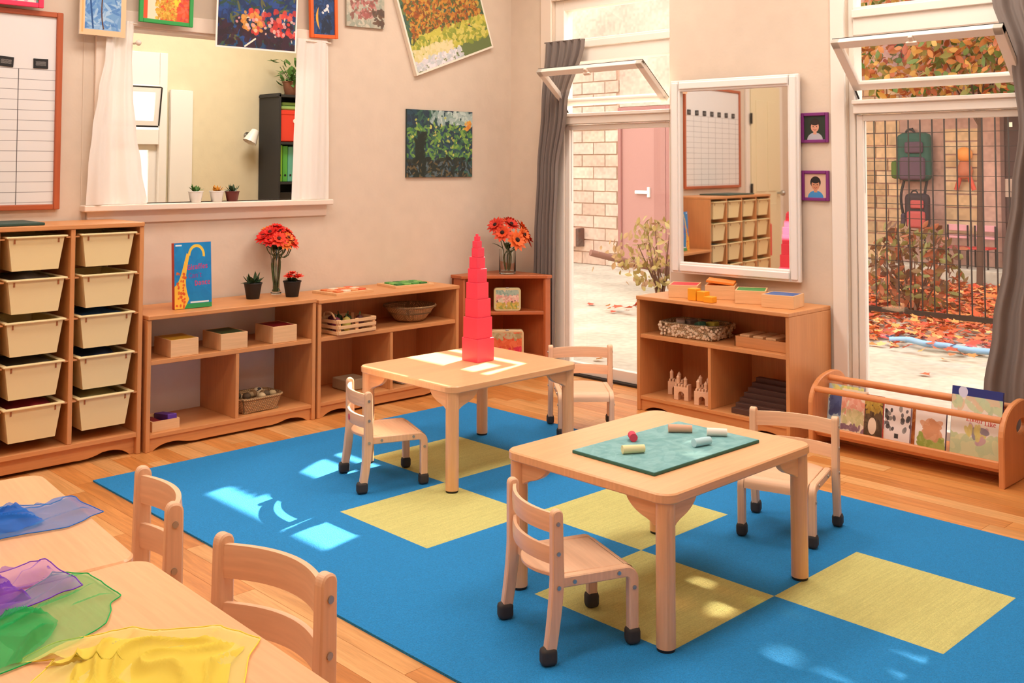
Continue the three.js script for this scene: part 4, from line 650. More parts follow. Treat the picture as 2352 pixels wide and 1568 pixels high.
const WC = BZ + 0.045;
curtain('white_curtain', 'white gathered curtain at the left of the inner window opening', (s, t) => { const l = mixA([-0.235, -0.245, -0.275, -0.3, -0.315, -0.32], t), r = mixA([-0.105, -0.11, -0.1, -0.08, -0.05, -0.02], t); return { p: V(l + (r - l) * s, 1.955 - t * 0.868, WC), n: NZv, k: 0.5 + 0.5 * t }; }, M.sheer, 1.6, 0.016);
curtain('white_curtain', 'white straight curtain at the right of the inner window opening', (s, t) => { const l = mixA([0.79, 0.785, 0.775, 0.77], t), r = mixA([1.0, 1.005, 1.01, 1.01], t); return { p: V(l + (r - l) * s, 1.955 - t * 0.868, WC), n: NZv, k: 0.7 }; }, M.sheer, 1.7, 0.011);
tag(obj('curtain_rod', [rod(V(-0.26, 1.945, WC), V(-0.09, 1.945, WC), 0.004, 8), rod(V(-0.2, 1.945, WC), V(-0.2, 1.945, BZ + 0.018), 0.004, 8)], M.trim), 'short rod carrying the left white curtain', 'curtain rod');
tag(obj('curtain_rod', [rod(V(0.78, 1.945, WC), V(1.01, 1.945, WC), 0.004, 8), rod(V(0.97, 1.945, WC), V(0.97, 1.945, BZ + 0.018), 0.004, 8)], M.trim), 'short rod carrying the right white curtain', 'curtain rod');
tag(obj('wall_hook', [new THREE.SphereGeometry(0.014, 12, 8).translate(-0.095, 1.853, BZ + 0.07), rod(V(-0.095, 1.853, BZ + 0.018), V(-0.095, 1.853, BZ + 0.065), 0.005, 8)], M.trim), 'small knob holding the left white curtain', 'hook');

// ---------- pots on the inner sill ----------
leafyPlant('potted_plant', 'tiny plant in a white pot on the inner sill, leftmost of three', [0.25, WY0 + 0.0005, BZ - 0.01], 0.036, 0.055, M.whiteGloss, 14, 0.035, 0.03, M.leafGreen);
leafyPlant('potted_plant', 'tiny plant with orange yellow flowers in a white pot on the inner sill', [0.365, WY0 + 0.0005, BZ - 0.01], 0.036, 0.055, M.whiteGloss, 20, 0.03, 0.03, mat(0xd8962a, 0.6));
leafyPlant('potted_plant', 'tiny succulent in a dark brown pot on the inner sill', [0.452, WY0 + 0.0005, BZ - 0.01], 0.036, 0.052, mat(0x6b2a22, 0.5), 22, 0.035, 0.03, M.darkLeaf);

// ---------- things on the left shelf units ----------
const TOP = SH + 0.0005, TOP1 = TOP + 0.009, MID = 0.4005, LOW = 0.0765;
function book(name, label, w, h, th, tex, spine, pos, rot) {
  const t = thing(name, label, 'book', pos); t.rotation.set(...rot);
  obj('pages', bb(-w / 2 + 0.003, w / 2 - 0.003, 0.003, h - 0.003, 0.0016, th - 0.0016), M.paper, t);
  obj('cover', [bb(-w / 2, w / 2, 0, h, th - 0.0016, th), bb(-w / 2, w / 2, 0, h, 0, 0.0016), bb(-w / 2 - 0.001, -w / 2 + 0.001, 0, h, 0, th)], spine, t);
  obj('cover_print', new THREE.PlaneGeometry(w, h).translate(0, h / 2, th + 0.0005), new THREE.MeshStandardMaterial({ map: tex, roughness: 0.35 }), t);
  return t;
}
const coverBlue = canvasTex(384, 512, (x, w, h) => {
  flat(x, w, h, 0x0f86c8); daubs(x, w, h, [{ c: [0x0f86c8, 0x1492d2, 0x0c7abc], n: 60, s: [20, 40], al: 0.4 }]);
  x.fillStyle = '#2f9a5a'; x.fillRect(0, h * 0.93, w, h * 0.07); x.fillStyle = '#f4c044';
  x.beginPath(); x.moveTo(0, h); x.lineTo(0, h * 0.66); x.bezierCurveTo(60, h * 0.6, 80, h * 0.4, 128, h * 0.16); x.lineTo(160, h * 0.18); x.bezierCurveTo(110, h * 0.5, 100, h * 0.66, 150, h * 0.86); x.lineTo(100, h); x.fill();
  x.strokeStyle = '#f0c84a'; x.lineWidth = 24; x.beginPath(); x.arc(230, h * 0.2, 76, Math.PI * 1.0, Math.PI * 2.05); x.stroke();
  daubs(x, w, h, [{ c: [0xe2632c, 0xd8552a], n: 34, s: [7, 12], X: [0.05, 0.3], Y: [0.45, 0.98], asp: 1.3 }]);
  x.fillStyle = '#c8346e'; x.font = 'bold 56px sans-serif'; x.save(); x.translate(130, h * 0.42); x.rotate(-0.04); x.fillText('Giraffes', 0, 0); x.fillStyle = '#7a4a9a'; x.fillText("Can't", 10, 66); x.fillStyle = '#d03a6a'; x.fillText('Dance', 70, 128); x.restore();
  x.fillStyle = '#e8f0f0'; x.fillRect(w * 0.42, h * 0.9, w * 0.5, 12); x.fillRect(14, 14, 64, 12);
});
book('picture_book', 'blue picture book with orange shapes standing on the shelf top', 0.178, 0.305, 0.03, coverBlue, mat(0xc8402e, 0.5), [0.098, TOP1, -1.37], [-0.06, -0.1, 0]);

function flowerHead(r, n, pm, cm, parent) { const gs = []; for (let k = 0; k < 2; k++) for (let i = 0; i < n; i++) { const g = leaf(r * (1 - 0.25 * k), r * 0.42, 0.3); g.rotateX(1.15 - k * 0.45).rotateY((i + k * 0.5) * 6.283 / n); gs.push(g); } obj('petals', gs, pm, parent); obj('centre', new THREE.SphereGeometry(r * 0.22, 8, 6).translate(0, r * 0.12, 0), cm, parent); }
function bouquet(pos, spots, r, pmats, cm, label, group, vaseH, vaseR) {
  const [bx, by, bz] = pos, base = V(0, 0.02, 0);
  spots.forEach(([x, y, z], i) => {
    const f = thing('cut_flower', Array.isArray(label) ? label[i % label.length] : label, 'flower', [bx + x, by + y, bz + z], 0, group);
    const d = V(x, y * 0.25, z + 0.02).normalize(), g = new THREE.Group(); g.name = 'bloom'; g.quaternion.setFromUnitVectors(V(0, 1, 0), d); f.add(g);
    flowerHead(r * rnd(0.85, 1.15), 11, pmats[i % pmats.length], cm, g);
    const a = (i * 2.4), lo = V(-x + Math.cos(a) * vaseR * 0.3, -y + 0.014, -z + Math.sin(a) * vaseR * 0.3), neck = V(-x + Math.cos(a) * vaseR * 0.45, -y + vaseH * 0.85, -z + Math.sin(a) * vaseR * 0.45);
    obj('stem', tube([lo, neck, V(-x * 0.4, -y * 0.25 - 0.01, -z * 0.4), V(0, 0, 0)], 0.0028, 14, 5), M.stem, f);
    if (i % 2) obj('leaf', [leaf(0.09, 0.035, 0.4).rotateX(0.7).rotateY(a).translate(neck.x, neck.y + 0.03, neck.z)], M.darkLeaf, f);
  });
}
function glassVase(label, pos, prof) { const t = thing('glass_vase', label, 'vase', pos); obj('glass', lathe(prof, 28), M.vase, t); return t; }
const fl1 = [[0, 0.34, 0.03], [-0.06, 0.335, 0.02], [0.06, 0.335, 0.03], [-0.04, 0.345, -0.04], [0.035, 0.35, -0.03], [-0.09, 0.31, 0.0], [0.085, 0.31, 0.02], [-0.03, 0.295, 0.075], [0.035, 0.3, 0.075], [0.1, 0.27, 0.04], [0.0, 0.365, 0.0], [-0.075, 0.29, 0.05], [0.065, 0.275, 0.07], [0.005, 0.27, 0.085]];
glassVase('tall slim clear glass vase between the two black pots', [0.65, TOP1, -1.53], [[0.001, 0.0], [0.026, 0.0], [0.028, 0.01], [0.017, 0.03], [0.018, 0.12], [0.036, 0.235], [0.034, 0.235], [0.0155, 0.122], [0.0145, 0.034], [0.001, 0.012]]);
bouquet([0.65, TOP1, -1.53], fl1.map(([x, y, z]) => [x * 0.8, 0.3 + (y - 0.31) * 0.8, z * 0.8]), 0.05, [mat(0xe81c0c, 0.6), mat(0xd81408, 0.6), mat(0xf03a1c, 0.6), mat(0xf07c28, 0.6), mat(0xe82410, 0.6)], mat(0x5a1a10, 0.8), ['bright red cut flower in the tall slim vase on the shelf top', 'deep red cut flower in the tall slim vase on the shelf top', 'light red cut flower in the tall slim vase on the shelf top', 'orange cut flower in the tall slim vase on the shelf top', 'bright red cut flower in the tall slim vase on the shelf top'], 'red flowers in the slim vase', 0.23, 0.036);
leafyPlant('potted_plant', 'small green plant in a black pot, left of the slim vase', [0.475, TOP1, -1.46], 0.044, 0.08, M.black, 26, 0.05, 0.04, M.darkLeaf);
{
  const t = leafyPlant('potted_plant', 'small red flowering plant in a black pot, right of the slim vase', [0.665, TOP1, -1.4], 0.044, 0.08, M.black, 14, 0.05, 0.04, M.darkLeaf);
  for (const [x, y, z] of [[0, 0.115, 0], [-0.03, 0.1, 0.015], [0.03, 0.1, 0.01], [0, 0.1, -0.03], [0.01, 0.098, 0.035]]) { const g = new THREE.Group(); g.name = 'bloom'; g.position.set(x, y, z); t.add(g); flowerHead(0.034, 9, M.red, mat(0x8a1a10, 0.8), g); }
}
function lidBox(label, pos, turn, w, h, d, lidMat) {
  const t = thing('lidded_box', label, 'box', pos, turn), p = 0.007;
  obj('body', [bb(-w / 2, w / 2, 0, h, d / 2 - p, d / 2, 0.0015), bb(-w / 2, w / 2, 0, h, -d / 2, -d / 2 + p, 0.0015), bb(-w / 2, -w / 2 + p, 0, h, -d / 2 + p, d / 2 - p, 0.0015), bb(w / 2 - p, w / 2, 0, h, -d / 2 + p, d / 2 - p, 0.0015), bb(-w / 2 + p, w / 2 - p, 0.002, 0.008, -d / 2 + p, d / 2 - p)], M.pale, t);
  obj('lid', bb(-w / 2 + p, w / 2 - p, h - 0.008, h - 0.001, -d / 2 + p, d / 2 - p, 0.001), lidMat, t);
}
lidBox('beech box with mustard yellow lid on the middle shelf', [0.015, MID, -1.345], 0, 0.135, 0.078, 0.17, mat(0xdda82c, 0.5));
lidBox('beech box with dark green lid on the middle shelf', [0.265, MID, -1.35], 0, 0.14, 0.078, 0.18, mat(0x3f5a34, 0.5));
lidBox('beech box with dark red lid on the middle shelf', [0.54, MID, -1.345], 0, 0.135, 0.082, 0.17, mat(0x8e1a22, 0.5));
{
  const t = thing('wooden_tray', 'open low wooden box at the left of the bottom shelf', 'box', [-0.06, LOW, -1.36], 0.0), w = 0.13, d = 0.16, h = 0.045;
  obj('body', [bb(-w / 2, w / 2, 0, h, d / 2 - 0.007, d / 2), bb(-w / 2, w / 2, 0, h, -d / 2, -d / 2 + 0.007), bb(-w / 2, -w / 2 + 0.007, 0, h, -d / 2 + 0.007, d / 2 - 0.007), bb(w / 2 - 0.007, w / 2, 0, h, -d / 2 + 0.007, d / 2 - 0.007), bb(-w / 2 + 0.007, w / 2 - 0.007, 0, 0.006, -d / 2 + 0.007, d / 2 - 0.007)], M.pale, t);
  tag(obj('wooden_block', box(0.05, 0.03, 0.12, -0.088, LOW + 0.022, -1.36, 0.003), mat(0x8e1a28, 0.5)), 'dark red block inside the open low wooden box', 'block');
  tag(obj('wooden_block', box(0.045, 0.03, 0.14, 0, 0, 0, 0.003).rotateX(-0.12).translate(-0.025, LOW + 0.042, -1.36), mat(0x5c2f92, 0.5)), 'purple block leaning in the open low wooden box', 'block');
}
function basket(name, label, pos, turn, w, d, h, flare, m, lumps) {
  const t = thing(name, label, 'basket', pos, turn);
  const wall = (o) => grid(48, 6, (s, v) => { const a = s * 6.2832, k = 1 + flare * v, e = 0.22, cx = Math.sign(Math.cos(a)) * Math.abs(Math.cos(a)) ** (2 * e), cz = Math.sign(Math.sin(a)) * Math.abs(Math.sin(a)) ** (2 * e); return V(cx * (w / 2 * k - o), 0.004 + v * h + 0.003 * Math.sin(a * 12), cz * (d / 2 * k - o)); });
  obj('woven_side', [wall(0), wall(0.006)], m, t);
  obj('base', box(w * 0.94, 0.005, d * 0.94, 0, 0.004, 0), m, t);
  const rim = []; for (let i = 0; i <= 60; i++) { const a = i / 60 * 6.2832, e = 0.22, k = 1 + flare; rim.push(V(Math.sign(Math.cos(a)) * Math.abs(Math.cos(a)) ** (2 * e) * w / 2 * k, h, Math.sign(Math.sin(a)) * Math.abs(Math.sin(a)) ** (2 * e) * d / 2 * k)); }
  obj('rim', tube(rim, 0.006, 90, 6), m, t);
  return t;
}
basket('wicker_basket', 'rectangular wicker basket filled with natural pieces on the bottom shelf', [0.435, LOW, -1.375], 0.06, 0.21, 0.16, 0.07, 0.2, M.wicker);
{ const cs = [0xcdb48a, 0x8a6a44, 0xe0cca4, 0x5c4a34, 0xb49a70, 0x3e3a40].map((c) => mat(c, 0.8)); for (let i = 0; i < 16; i++) { const x = 0.435 + rnd(-0.085, 0.085), z = -1.375 + rnd(-0.06, 0.06), r = rnd(0.013, 0.022); tag(obj('pine_cone', new THREE.IcosahedronGeometry(r, 1).scale(1.2, 0.9, 1).rotateY(rnd(6)).translate(x, LOW + 0.062 + rnd(0, 0.016), z), cs[i % 6]), 'small natural lump piled in the rectangular wicker basket', 'pine cone', 'pieces in the wicker basket'); } }
{ // slatted crate with play vegetables
  const t = thing('slatted_crate', 'pale slatted wooden crate of play vegetables on the middle shelf', 'crate', [0.955, MID, -1.345], 0.05), w = 0.245, d = 0.2, h = 0.078;
  for (const [x, z] of [[-1, -1], [1, -1], [-1, 1], [1, 1]]) obj('corner_post', box(0.02, h, 0.02, x * (w / 2 - 0.01), h / 2, z * (d / 2 - 0.01), 0.002), M.pale, t, { grain: 'y' });
  for (const y of [0.012, 0.04, 0.068]) { for (const s of [-1, 1]) { obj('slat', box(w, 0.017, 0.006, 0, y, s * (d / 2 + 0.003), 0.0015), M.pale, t); obj('slat', box(0.006, 0.017, d, s * (w / 2 + 0.003), y, 0, 0.0015), M.pale, t, { grain: 'z' }); } }
  obj('middle_post', box(0.02, h, 0.006, 0, h / 2, d / 2 - 0.003, 0.001), M.pale, t); obj('base', box(w - 0.01, 0.005, d - 0.01, 0, 0.003, 0), M.pale, t);
  obj('handle', tube([V(-w / 2 + 0.02, h, -0.05), V(-w / 2 + 0.01, h + 0.03, -0.03), V(-w / 2 + 0.01, h + 0.03, 0.03), V(-w / 2 + 0.02, h, 0.05)], 0.005, 12, 6), M.pale, t);
  const vg = [[-0.07, 0.02, 0x8e3a52, 'plum coloured'], [-0.02, 0.04, 0xd8cf6a, 'pale yellow'], [0.03, -0.02, 0x2f4a28, 'dark green'], [0.07, 0.03, 0x5a2c2a, 'dark brown'], [-0.05, -0.05, 0x6a2434, 'dark red'], [0.0, -0.06, 0x3d5a2c, 'leaf green']];
  vg.forEach(([x, z, c, n]) => { const v = thing('play_vegetable', n + ' play vegetable in the slatted crate', 'toy food', [0.955 + x, MID + 0.0065, -1.345 + z], rnd(6)); obj('body', lathe([[0.001, 0], [0.016, 0.006], [0.024, 0.035], [0.019, 0.066], [0.001, 0.078]], 14), mat(c, 0.5), v); obj('stalk', rod(V(0, 0.074, 0), V(0.004, 0.092, 0), 0.004, 6), M.stem, v); });
}
{ const t = thing('bread_basket', 'shallow flared woven basket bowl on the middle shelf', 'basket', [1.43, MID, -1.40], 0.1); const prof = (o) => lathe([[0.001, 0.004 + o], [0.075, 0.004 + o], [0.09 - o, 0.015], [0.145 - o, 0.086]], 40); obj('woven_side', [prof(0), prof(0.005)], M.wicker, t); obj('rim', new THREE.TorusGeometry(0.145, 0.006, 8, 40).rotateX(Math.PI / 2).translate(0, 0.086, 0), M.wicker, t); obj('band', new THREE.TorusGeometry(0.118, 0.004, 6, 40).rotateX(Math.PI / 2).translate(0, 0.05, 0), M.wicker, t); }
tag(obj('storage_tin', [bb(1.3, 1.46, LOW, LOW + 0.05, -1.42, -1.3, 0.008)], mat(0x9aa09a, 0.5)), 'small grey box on the bottom shelf behind the pink tower table', 'box');
tag(obj('storage_tin', [bb(0.98, 1.12, LOW, LOW + 0.06, -1.5, -1.36, 0.008)], mat(0xb09a7a, 0.5)), 'small tan box at the back of the bottom shelf', 'box');
// puzzles on the second unit
function puzzle(label, pos, turn, w, d, colors) {
  const t = thing('puzzle_board', label, 'puzzle', pos, turn);
  obj('tray', [bb(-w / 2, w / 2, 0, 0.006, -d / 2, d / 2), bb(-w / 2, w / 2, 0.006, 0.012, -d / 2, -d / 2 + 0.02, 0.001), bb(-w / 2, w / 2, 0.006, 0.012, d / 2 - 0.02, d / 2, 0.001), bb(-w / 2, -w / 2 + 0.02, 0.006, 0.012, -d / 2 + 0.02, d / 2 - 0.02), bb(w / 2 - 0.02, w / 2, 0.006, 0.012, -d / 2 + 0.02, d / 2 - 0.02)], M.pale, t);
  const n = 4, m = 3; for (let i = 0; i < n; i++) for (let j = 0; j < m; j++) { const a = (w - 0.05) / n, b = (d - 0.05) / m; obj('piece', extr(rrect(a * 0.9, b * 0.9, 0.012), 0.012, 0.002, 3).rotateX(-Math.PI / 2).translate(-w / 2 + 0.025 + (i + 0.5) * a, 0.0125, -d / 2 + 0.025 + (j + 0.5) * b), mat(colors[(i + j * 2) % colors.length], 0.5), t); }
}
puzzle('wooden puzzle board with orange and cream pieces on the shelf top', [1.0, TOP, -1.43], 0.1, 0.26, 0.2, [0xe8824a, 0xf4dcc0, 0xf0a870, 0xe8623a]);
puzzle('wooden puzzle board with green pieces on the shelf top', [1.44, TOP, -1.45], -0.1, 0.26, 0.2, [0x4a9a44, 0x2f7a34, 0x7ab85a]);

// ---------- corner shelf things ----------
const fl2 = [[-0.09, 0.255, 0.05], [0.0, 0.3, 0.03], [0.08, 0.28, 0.04], [-0.05, 0.3, -0.03], [0.1, 0.22, 0.06], [-0.02, 0.21, 0.1], [0.05, 0.31, -0.03], [-0.1, 0.3, 0.0], [0.04, 0.24, 0.1]];
const cv = [2.2, 0.6055, -1.41];
glassVase('clear straight glass vase on the corner shelf', cv, [[0.001, 0], [0.05, 0], [0.052, 0.005], [0.052, 0.15], [0.049, 0.15], [0.049, 0.01], [0.001, 0.01]]);
bouquet(cv, fl2, 0.068, [mat(0xe24a1c, 0.6), mat(0xd2321a, 0.6), mat(0xee6a28, 0.6)], mat(0x2c1810, 0.9), 'orange red cut flower with dark centre on the corner shelf', 'flowers in the corner shelf vase', 0.14, 0.05);
const tinTex = canvasTex(256, 200, (x, w, h) => { flat(x, w, h, 0xd8ccb0); daubs(x, w, h, [{ c: [0xa8bca8, 0x8aa898], n: 60, s: [8, 16], Y: [0, 0.35] }, { c: [0xe8b0a0, 0xd89a8a, 0xf0d0b8], n: 60, s: [8, 14], Y: [0.3, 0.7] }, { c: [0xc0a04a, 0x9aa04a, 0xd8b85a], n: 70, s: [8, 14], Y: [0.7, 1] }, { c: [0x5a4030], n: 5, s: [5, 8], Y: [0.5, 0.7], asp: 1.1 }]); });
const tinTex2 = canvasTex(256, 200, (x, w, h) => { flat(x, w, h, 0xe0643c); daubs(x, w, h, [{ c: [0xe8744a, 0xd8542e], n: 60, s: [10, 18] }, { c: [0xa89a6a, 0xc0b088], n: 40, s: [8, 16], Y: [0, 0.25] }, { c: [0xe83a5a, 0xd02a4a], n: 30, s: [8, 14], Y: [0.7, 1] }]); });
function lunchTin(label, pos, turn, w, h, d, tex, c) { const t = thing('lunch_tin', label, 'tin', pos, turn); obj('body', extr(rrect(w, h, 0.02), d, 0.004, 5).translate(0, h / 2, 0), mat(c, 0.4), t); obj('picture_panel', new THREE.PlaneGeometry(w - 0.024, h - 0.024).translate(0, h / 2, d / 2 + 0.0006), new THREE.MeshStandardMaterial({ map: tex, roughness: 0.4 }), t); obj('clasp', box(0.02, 0.014, 0.006, 0, h - 0.002, d / 2 - 0.004, 0.002), M.steel, t); }
lunchTin('pale patterned tin on the upper board of the corner shelf', [2.17, 0.3855, -1.38], -0.72, 0.165, 0.14, 0.05, tinTex, 0xd8c894);
lunchTin('orange patterned tin on the lower board of the corner shelf', [2.15, 0.1155, -1.36], -0.72, 0.2, 0.16, 0.06, tinTex2, 0xd8b888);

// ---------- pink tower ----------
{
  let y = RUG + TH + 0.0005; const pm = mat(0xff4562, 0.34, { clearcoat: 0.4, clearcoatRoughness: 0.25 });
  const ord = ['largest', 'second', 'third', 'fourth', 'fifth', 'sixth', 'seventh', 'eighth', 'ninth', 'smallest'];
  for (let i = 0; i < 10; i++) { const s = 0.1 - i * 0.01, m = obj('tower_cube', box(s, s, s, 0, s / 2, 0, 0.0015), pm); m.position.set(0.86 + (i ? rnd(-0.003, 0.003) : 0) - i * 0.001, y, -0.2 + (i ? rnd(-0.003, 0.003) : 0)); m.rotation.y = rnd(-0.03, 0.03) + 0.02; tag(m, i === 0 ? 'largest pink cube at the bottom of the tower' : i === 9 ? 'tiny pink cube on the very top of the tower' : `pink cube, ${ord[i]} from the bottom of the tower`, 'cube', 'cubes of the pink tower'); y += s + 0.0003; }
}
// ---------- chalkboard and chalks ----------
{
  const y = RUG + TH + 0.0005, slate = canvasTex(512, 320, (x, w, h) => { flat(x, w, h, 0x78aeb0); daubs(x, w, h, [{ c: [0x689fa0, 0x86b8b8, 0x70a6a6, 0x92c2c2], n: 420, s: [5, 16], asp: 4, al: 0.35 }]); });
  const t = thing('chalkboard', 'green grey chalkboard lying on the small table', 'chalkboard', [0.335, y, 1.237], -0.02);
  obj('board', bb(-0.255, 0.255, 0, 0.009, -0.157, 0.157, 0.002), mat(0x2f6a5e, 0.6), t);
  obj('writing_face', new THREE.PlaneGeometry(0.506, 0.31).rotateX(-Math.PI / 2).translate(0, 0.0095, 0), new THREE.MeshStandardMaterial({ map: slate, roughness: 0.75 }), t);
  const ch = (label, x, z, turn, c, L = 0.062) => { const m = obj('chalk_stick', rod(V(-L / 2, 0, 0), V(L / 2, 0, 0), 0.0125, 16, 0.0115), mat(c, 0.9)); m.position.set(x, y + 0.0225, z); m.rotation.y = turn; tag(m, label, 'chalk'); };
  ch('peach chalk lying near the far edge of the chalkboard', 0.478, 1.178, -0.85, 0xe2b092, 0.075);
  ch('white chalk lying near the right corner of the chalkboard', 0.525, 1.285, -0.9, 0xf4ece0);
  ch('pale blue chalk lying right of the middle of the chalkboard', 0.398, 1.318, -0.25, 0xbfe6ee);
  ch('pale yellow chalk lying near the left corner of the chalkboard', 0.185, 1.226, -0.55, 0xeee6b0, 0.068);
  const m = obj('chalk_stick', rod(V(0, 0, -0.018), V(0, 0, 0.018), 0.0125, 16), mat(0xe04862, 0.9)); m.position.set(0.294, y + 0.0225, 1.135); m.rotation.y = -0.72; tag(m, 'short red chalk pointing at the camera on the chalkboard', 'chalk');
}

// ---------- right shelf things ----------
lidBox('beech box with red lid on the shelf under the mirror', [2.2, TOP, -0.07], -Math.PI / 2 + 0.5, 0.15, 0.065, 0.16, mat(0xd8303a, 0.5));
lidBox('beech box with green lid on the shelf under the mirror', [2.25, TOP, 0.3], -Math.PI / 2 + 0.5, 0.15, 0.065, 0.16, mat(0x3f8a3c, 0.5));
lidBox('beech box with blue lid on the shelf under the mirror', [2.22, TOP, 0.495], -Math.PI / 2 + 0.2, 0.16, 0.062, 0.15, mat(0x3c5c9c, 0.5));
lidBox('beech box with orange lid behind the yellow blocks under the mirror', [2.28, TOP, 0.1], -Math.PI / 2 + 0.5, 0.15, 0.07, 0.15, mat(0xf08a2c, 0.5));
tag(obj('loose_lid', box(0.14, 0.012, 0.14, 0, 0, 0, 0.002).rotateX(0.1).rotateY(0.5).translate(2.28, TOP + 0.0835, 0.1), mat(0xf08428, 0.5)), 'loose orange lid tilted on top of a beech box', 'lid');
[[2.1, 0.06, 0.06], [2.1, 0.115, 0.05], [2.085, 0.168, 0.03]].forEach(([x, z, h], i) => tag(obj('toy_block', box(0.045, h, 0.05, x, TOP + h / 2, z, 0.003), mat(0xf6a51e, 0.5)), ['tallest yellow block at the front edge under the mirror', 'middle yellow block at the front edge under the mirror', 'lowest yellow block at the front edge under the mirror'][i], 'block', 'yellow blocks under the mirror'));
const MR = 0.3955;
basket('rope_basket', 'pale knotted rope basket on the middle shelf under the mirror', [2.19, MR, 0.01], Math.PI / 2 + 0.1, 0.3, 0.2, 0.07, 0.1, M.wickerPale);
{ const knots = []; for (let i = 0; i < 260; i++) { const p = rnd(1.0), on = p < 0.3 ? [-0.15 + p, 0.1] : p < 0.5 ? [0.15, 0.1 - (p - 0.3)] : p < 0.8 ? [0.15 - (p - 0.5), -0.1] : [-0.15, -0.1 + (p - 0.8)], y = rnd(0.062), k = 1.0 + 0.1 * y / 0.07; knots.push(new THREE.IcosahedronGeometry(rnd(0.006, 0.01), 0).translate(on[0] * k, 0.006 + y, on[1] * k)); } const b = scene.children.find((o) => o.name === 'rope_basket'); const k = obj('rope_knots', knots, mat(0xe8cfb0, 0.9), b); k.userData.kind = 'stuff'; }
[[2.15, 0.06, 0x2f5a44, 'dark green'], [2.2, 0.1, 0xb8b84a, 'yellow green'], [2.2, -0.03, 0x8a7a70, 'grey'], [2.23, 0.04, 0x6a4a40, 'brown'], [2.16, -0.07, 0xb09a88, 'beige']].forEach(([x, z, c, n]) => tag(obj('craft_piece', box(0.06, 0.03, 0.045, 0, 0, 0, 0.008).rotateZ(rnd(-0.4, 0.4)).rotateY(rnd(3)).translate(x, MR + 0.068, z), mat(c, 0.7)), n + ' craft piece in the knotted rope basket', 'craft piece'));
{
  const t = thing('sorting_tray', 'divided wooden sorting tray on the middle shelf under the mirror', 'tray', [2.19, MR, 0.455], -Math.PI / 2), w = 0.3, d = 0.2, h = 0.05;
  obj('rim', [bb(-w / 2, w / 2, 0, h, d / 2 - 0.008, d / 2, 0.002), bb(-w / 2, w / 2, 0, h, -d / 2, -d / 2 + 0.008, 0.002), bb(-w / 2, -w / 2 + 0.008, 0, h, -d / 2, d / 2, 0.002), bb(w / 2 - 0.008, w / 2, 0, h, -d / 2, d / 2, 0.002)], M.shelf, t);
  obj('base', bb(-w / 2 + 0.008, w / 2 - 0.008, 0.002, 0.01, -d / 2 + 0.008, d / 2 - 0.008), M.shelf, t);
  for (const x of [-0.07, 0.0, 0.07]) obj('partition', bb(x - 0.003, x + 0.003, 0.01, h - 0.004, -d / 2 + 0.008, d / 2 - 0.008), M.shelf, t, { grain: 'z' });
  [[-0.11, 'first'], [-0.035, 'second'], [0.035, 'third']].forEach(([x, n]) => tag(obj('wooden_bar', box(0.15, 0.046, 0.056, 2.19, MR + 0.0335, 0.455 + x, 0.004), M.pale), n + ' pale wooden bar lying in the sorting tray', 'bar', 'bars in the sorting tray'));
}
// wooden castle blocks on the bottom shelf
{
  const names = ['leftmost', 'second', 'third', 'rightmost'];
  [[2.2, -0.13], [2.12, -0.03], [2.19, 0.06], [2.1, 0.11]].forEach(([x, z], i) => {
    const t = thing('castle_block', `small wooden castle block with round arch and battlements, ${names[i]} on the bottom shelf`, 'block', [x, LOW, z], -Math.PI / 2 + [0.4, 0.2, 0.5, 0.3][i], 'wooden castle blocks');
    const s = new THREE.Shape(); s.moveTo(-0.05, 0); s.lineTo(-0.02, 0); s.absarc(0, 0.035, 0.02, Math.PI, 0, true); s.lineTo(0.02, 0); s.lineTo(0.05, 0); s.lineTo(0.05, 0.085); for (const k of [0.05, 0.03, 0.01, -0.01, -0.03]) { s.lineTo(k, 0.1); s.lineTo(k - 0.012, 0.1); s.lineTo(k - 0.012, 0.085); s.lineTo(k - 0.02, 0.085); } s.lineTo(-0.05, 0.085); s.lineTo(-0.05, 0);
    t.scale.setScalar(0.8);
    obj('wall', extr(s, 0.05, 0.002, 6), M.chair, t); obj('turret', [cyl(0.012, 0.012, 0.04, -0.03, 0.12, 0, 10), new THREE.ConeGeometry(0.014, 0.02, 10).translate(-0.03, 0.15, 0)], M.chair, t); obj('turret', [cyl(0.012, 0.012, 0.03, 0.02, 0.115, 0, 10), new THREE.ConeGeometry(0.014, 0.02, 10).translate(0.02, 0.14, 0)], M.chair, t);
  });
}
// brown stair: ten prisms side by side
{
  let x = 2.065; for (let i = 0; i < 7; i++) { const s = 0.026 + i * 0.019, w = 0.036; const m = obj('stair_prism', box(w - 0.001, s, 0.26, x + w / 2, LOW + s / 2 + 0.0002, 0.43, 0.002), M.dark, null, { grain: 'z' }); tag(m, i === 0 ? 'lowest dark brown prism at the front of the brown stair' : i === 6 ? 'tallest dark brown prism at the back of the brown stair' : `dark brown prism, ${['', 'second', 'third', 'fourth', 'fifth', 'sixth'][i]} step of the brown stair`, 'prism', 'prisms of the brown stair'); x += w; }
}

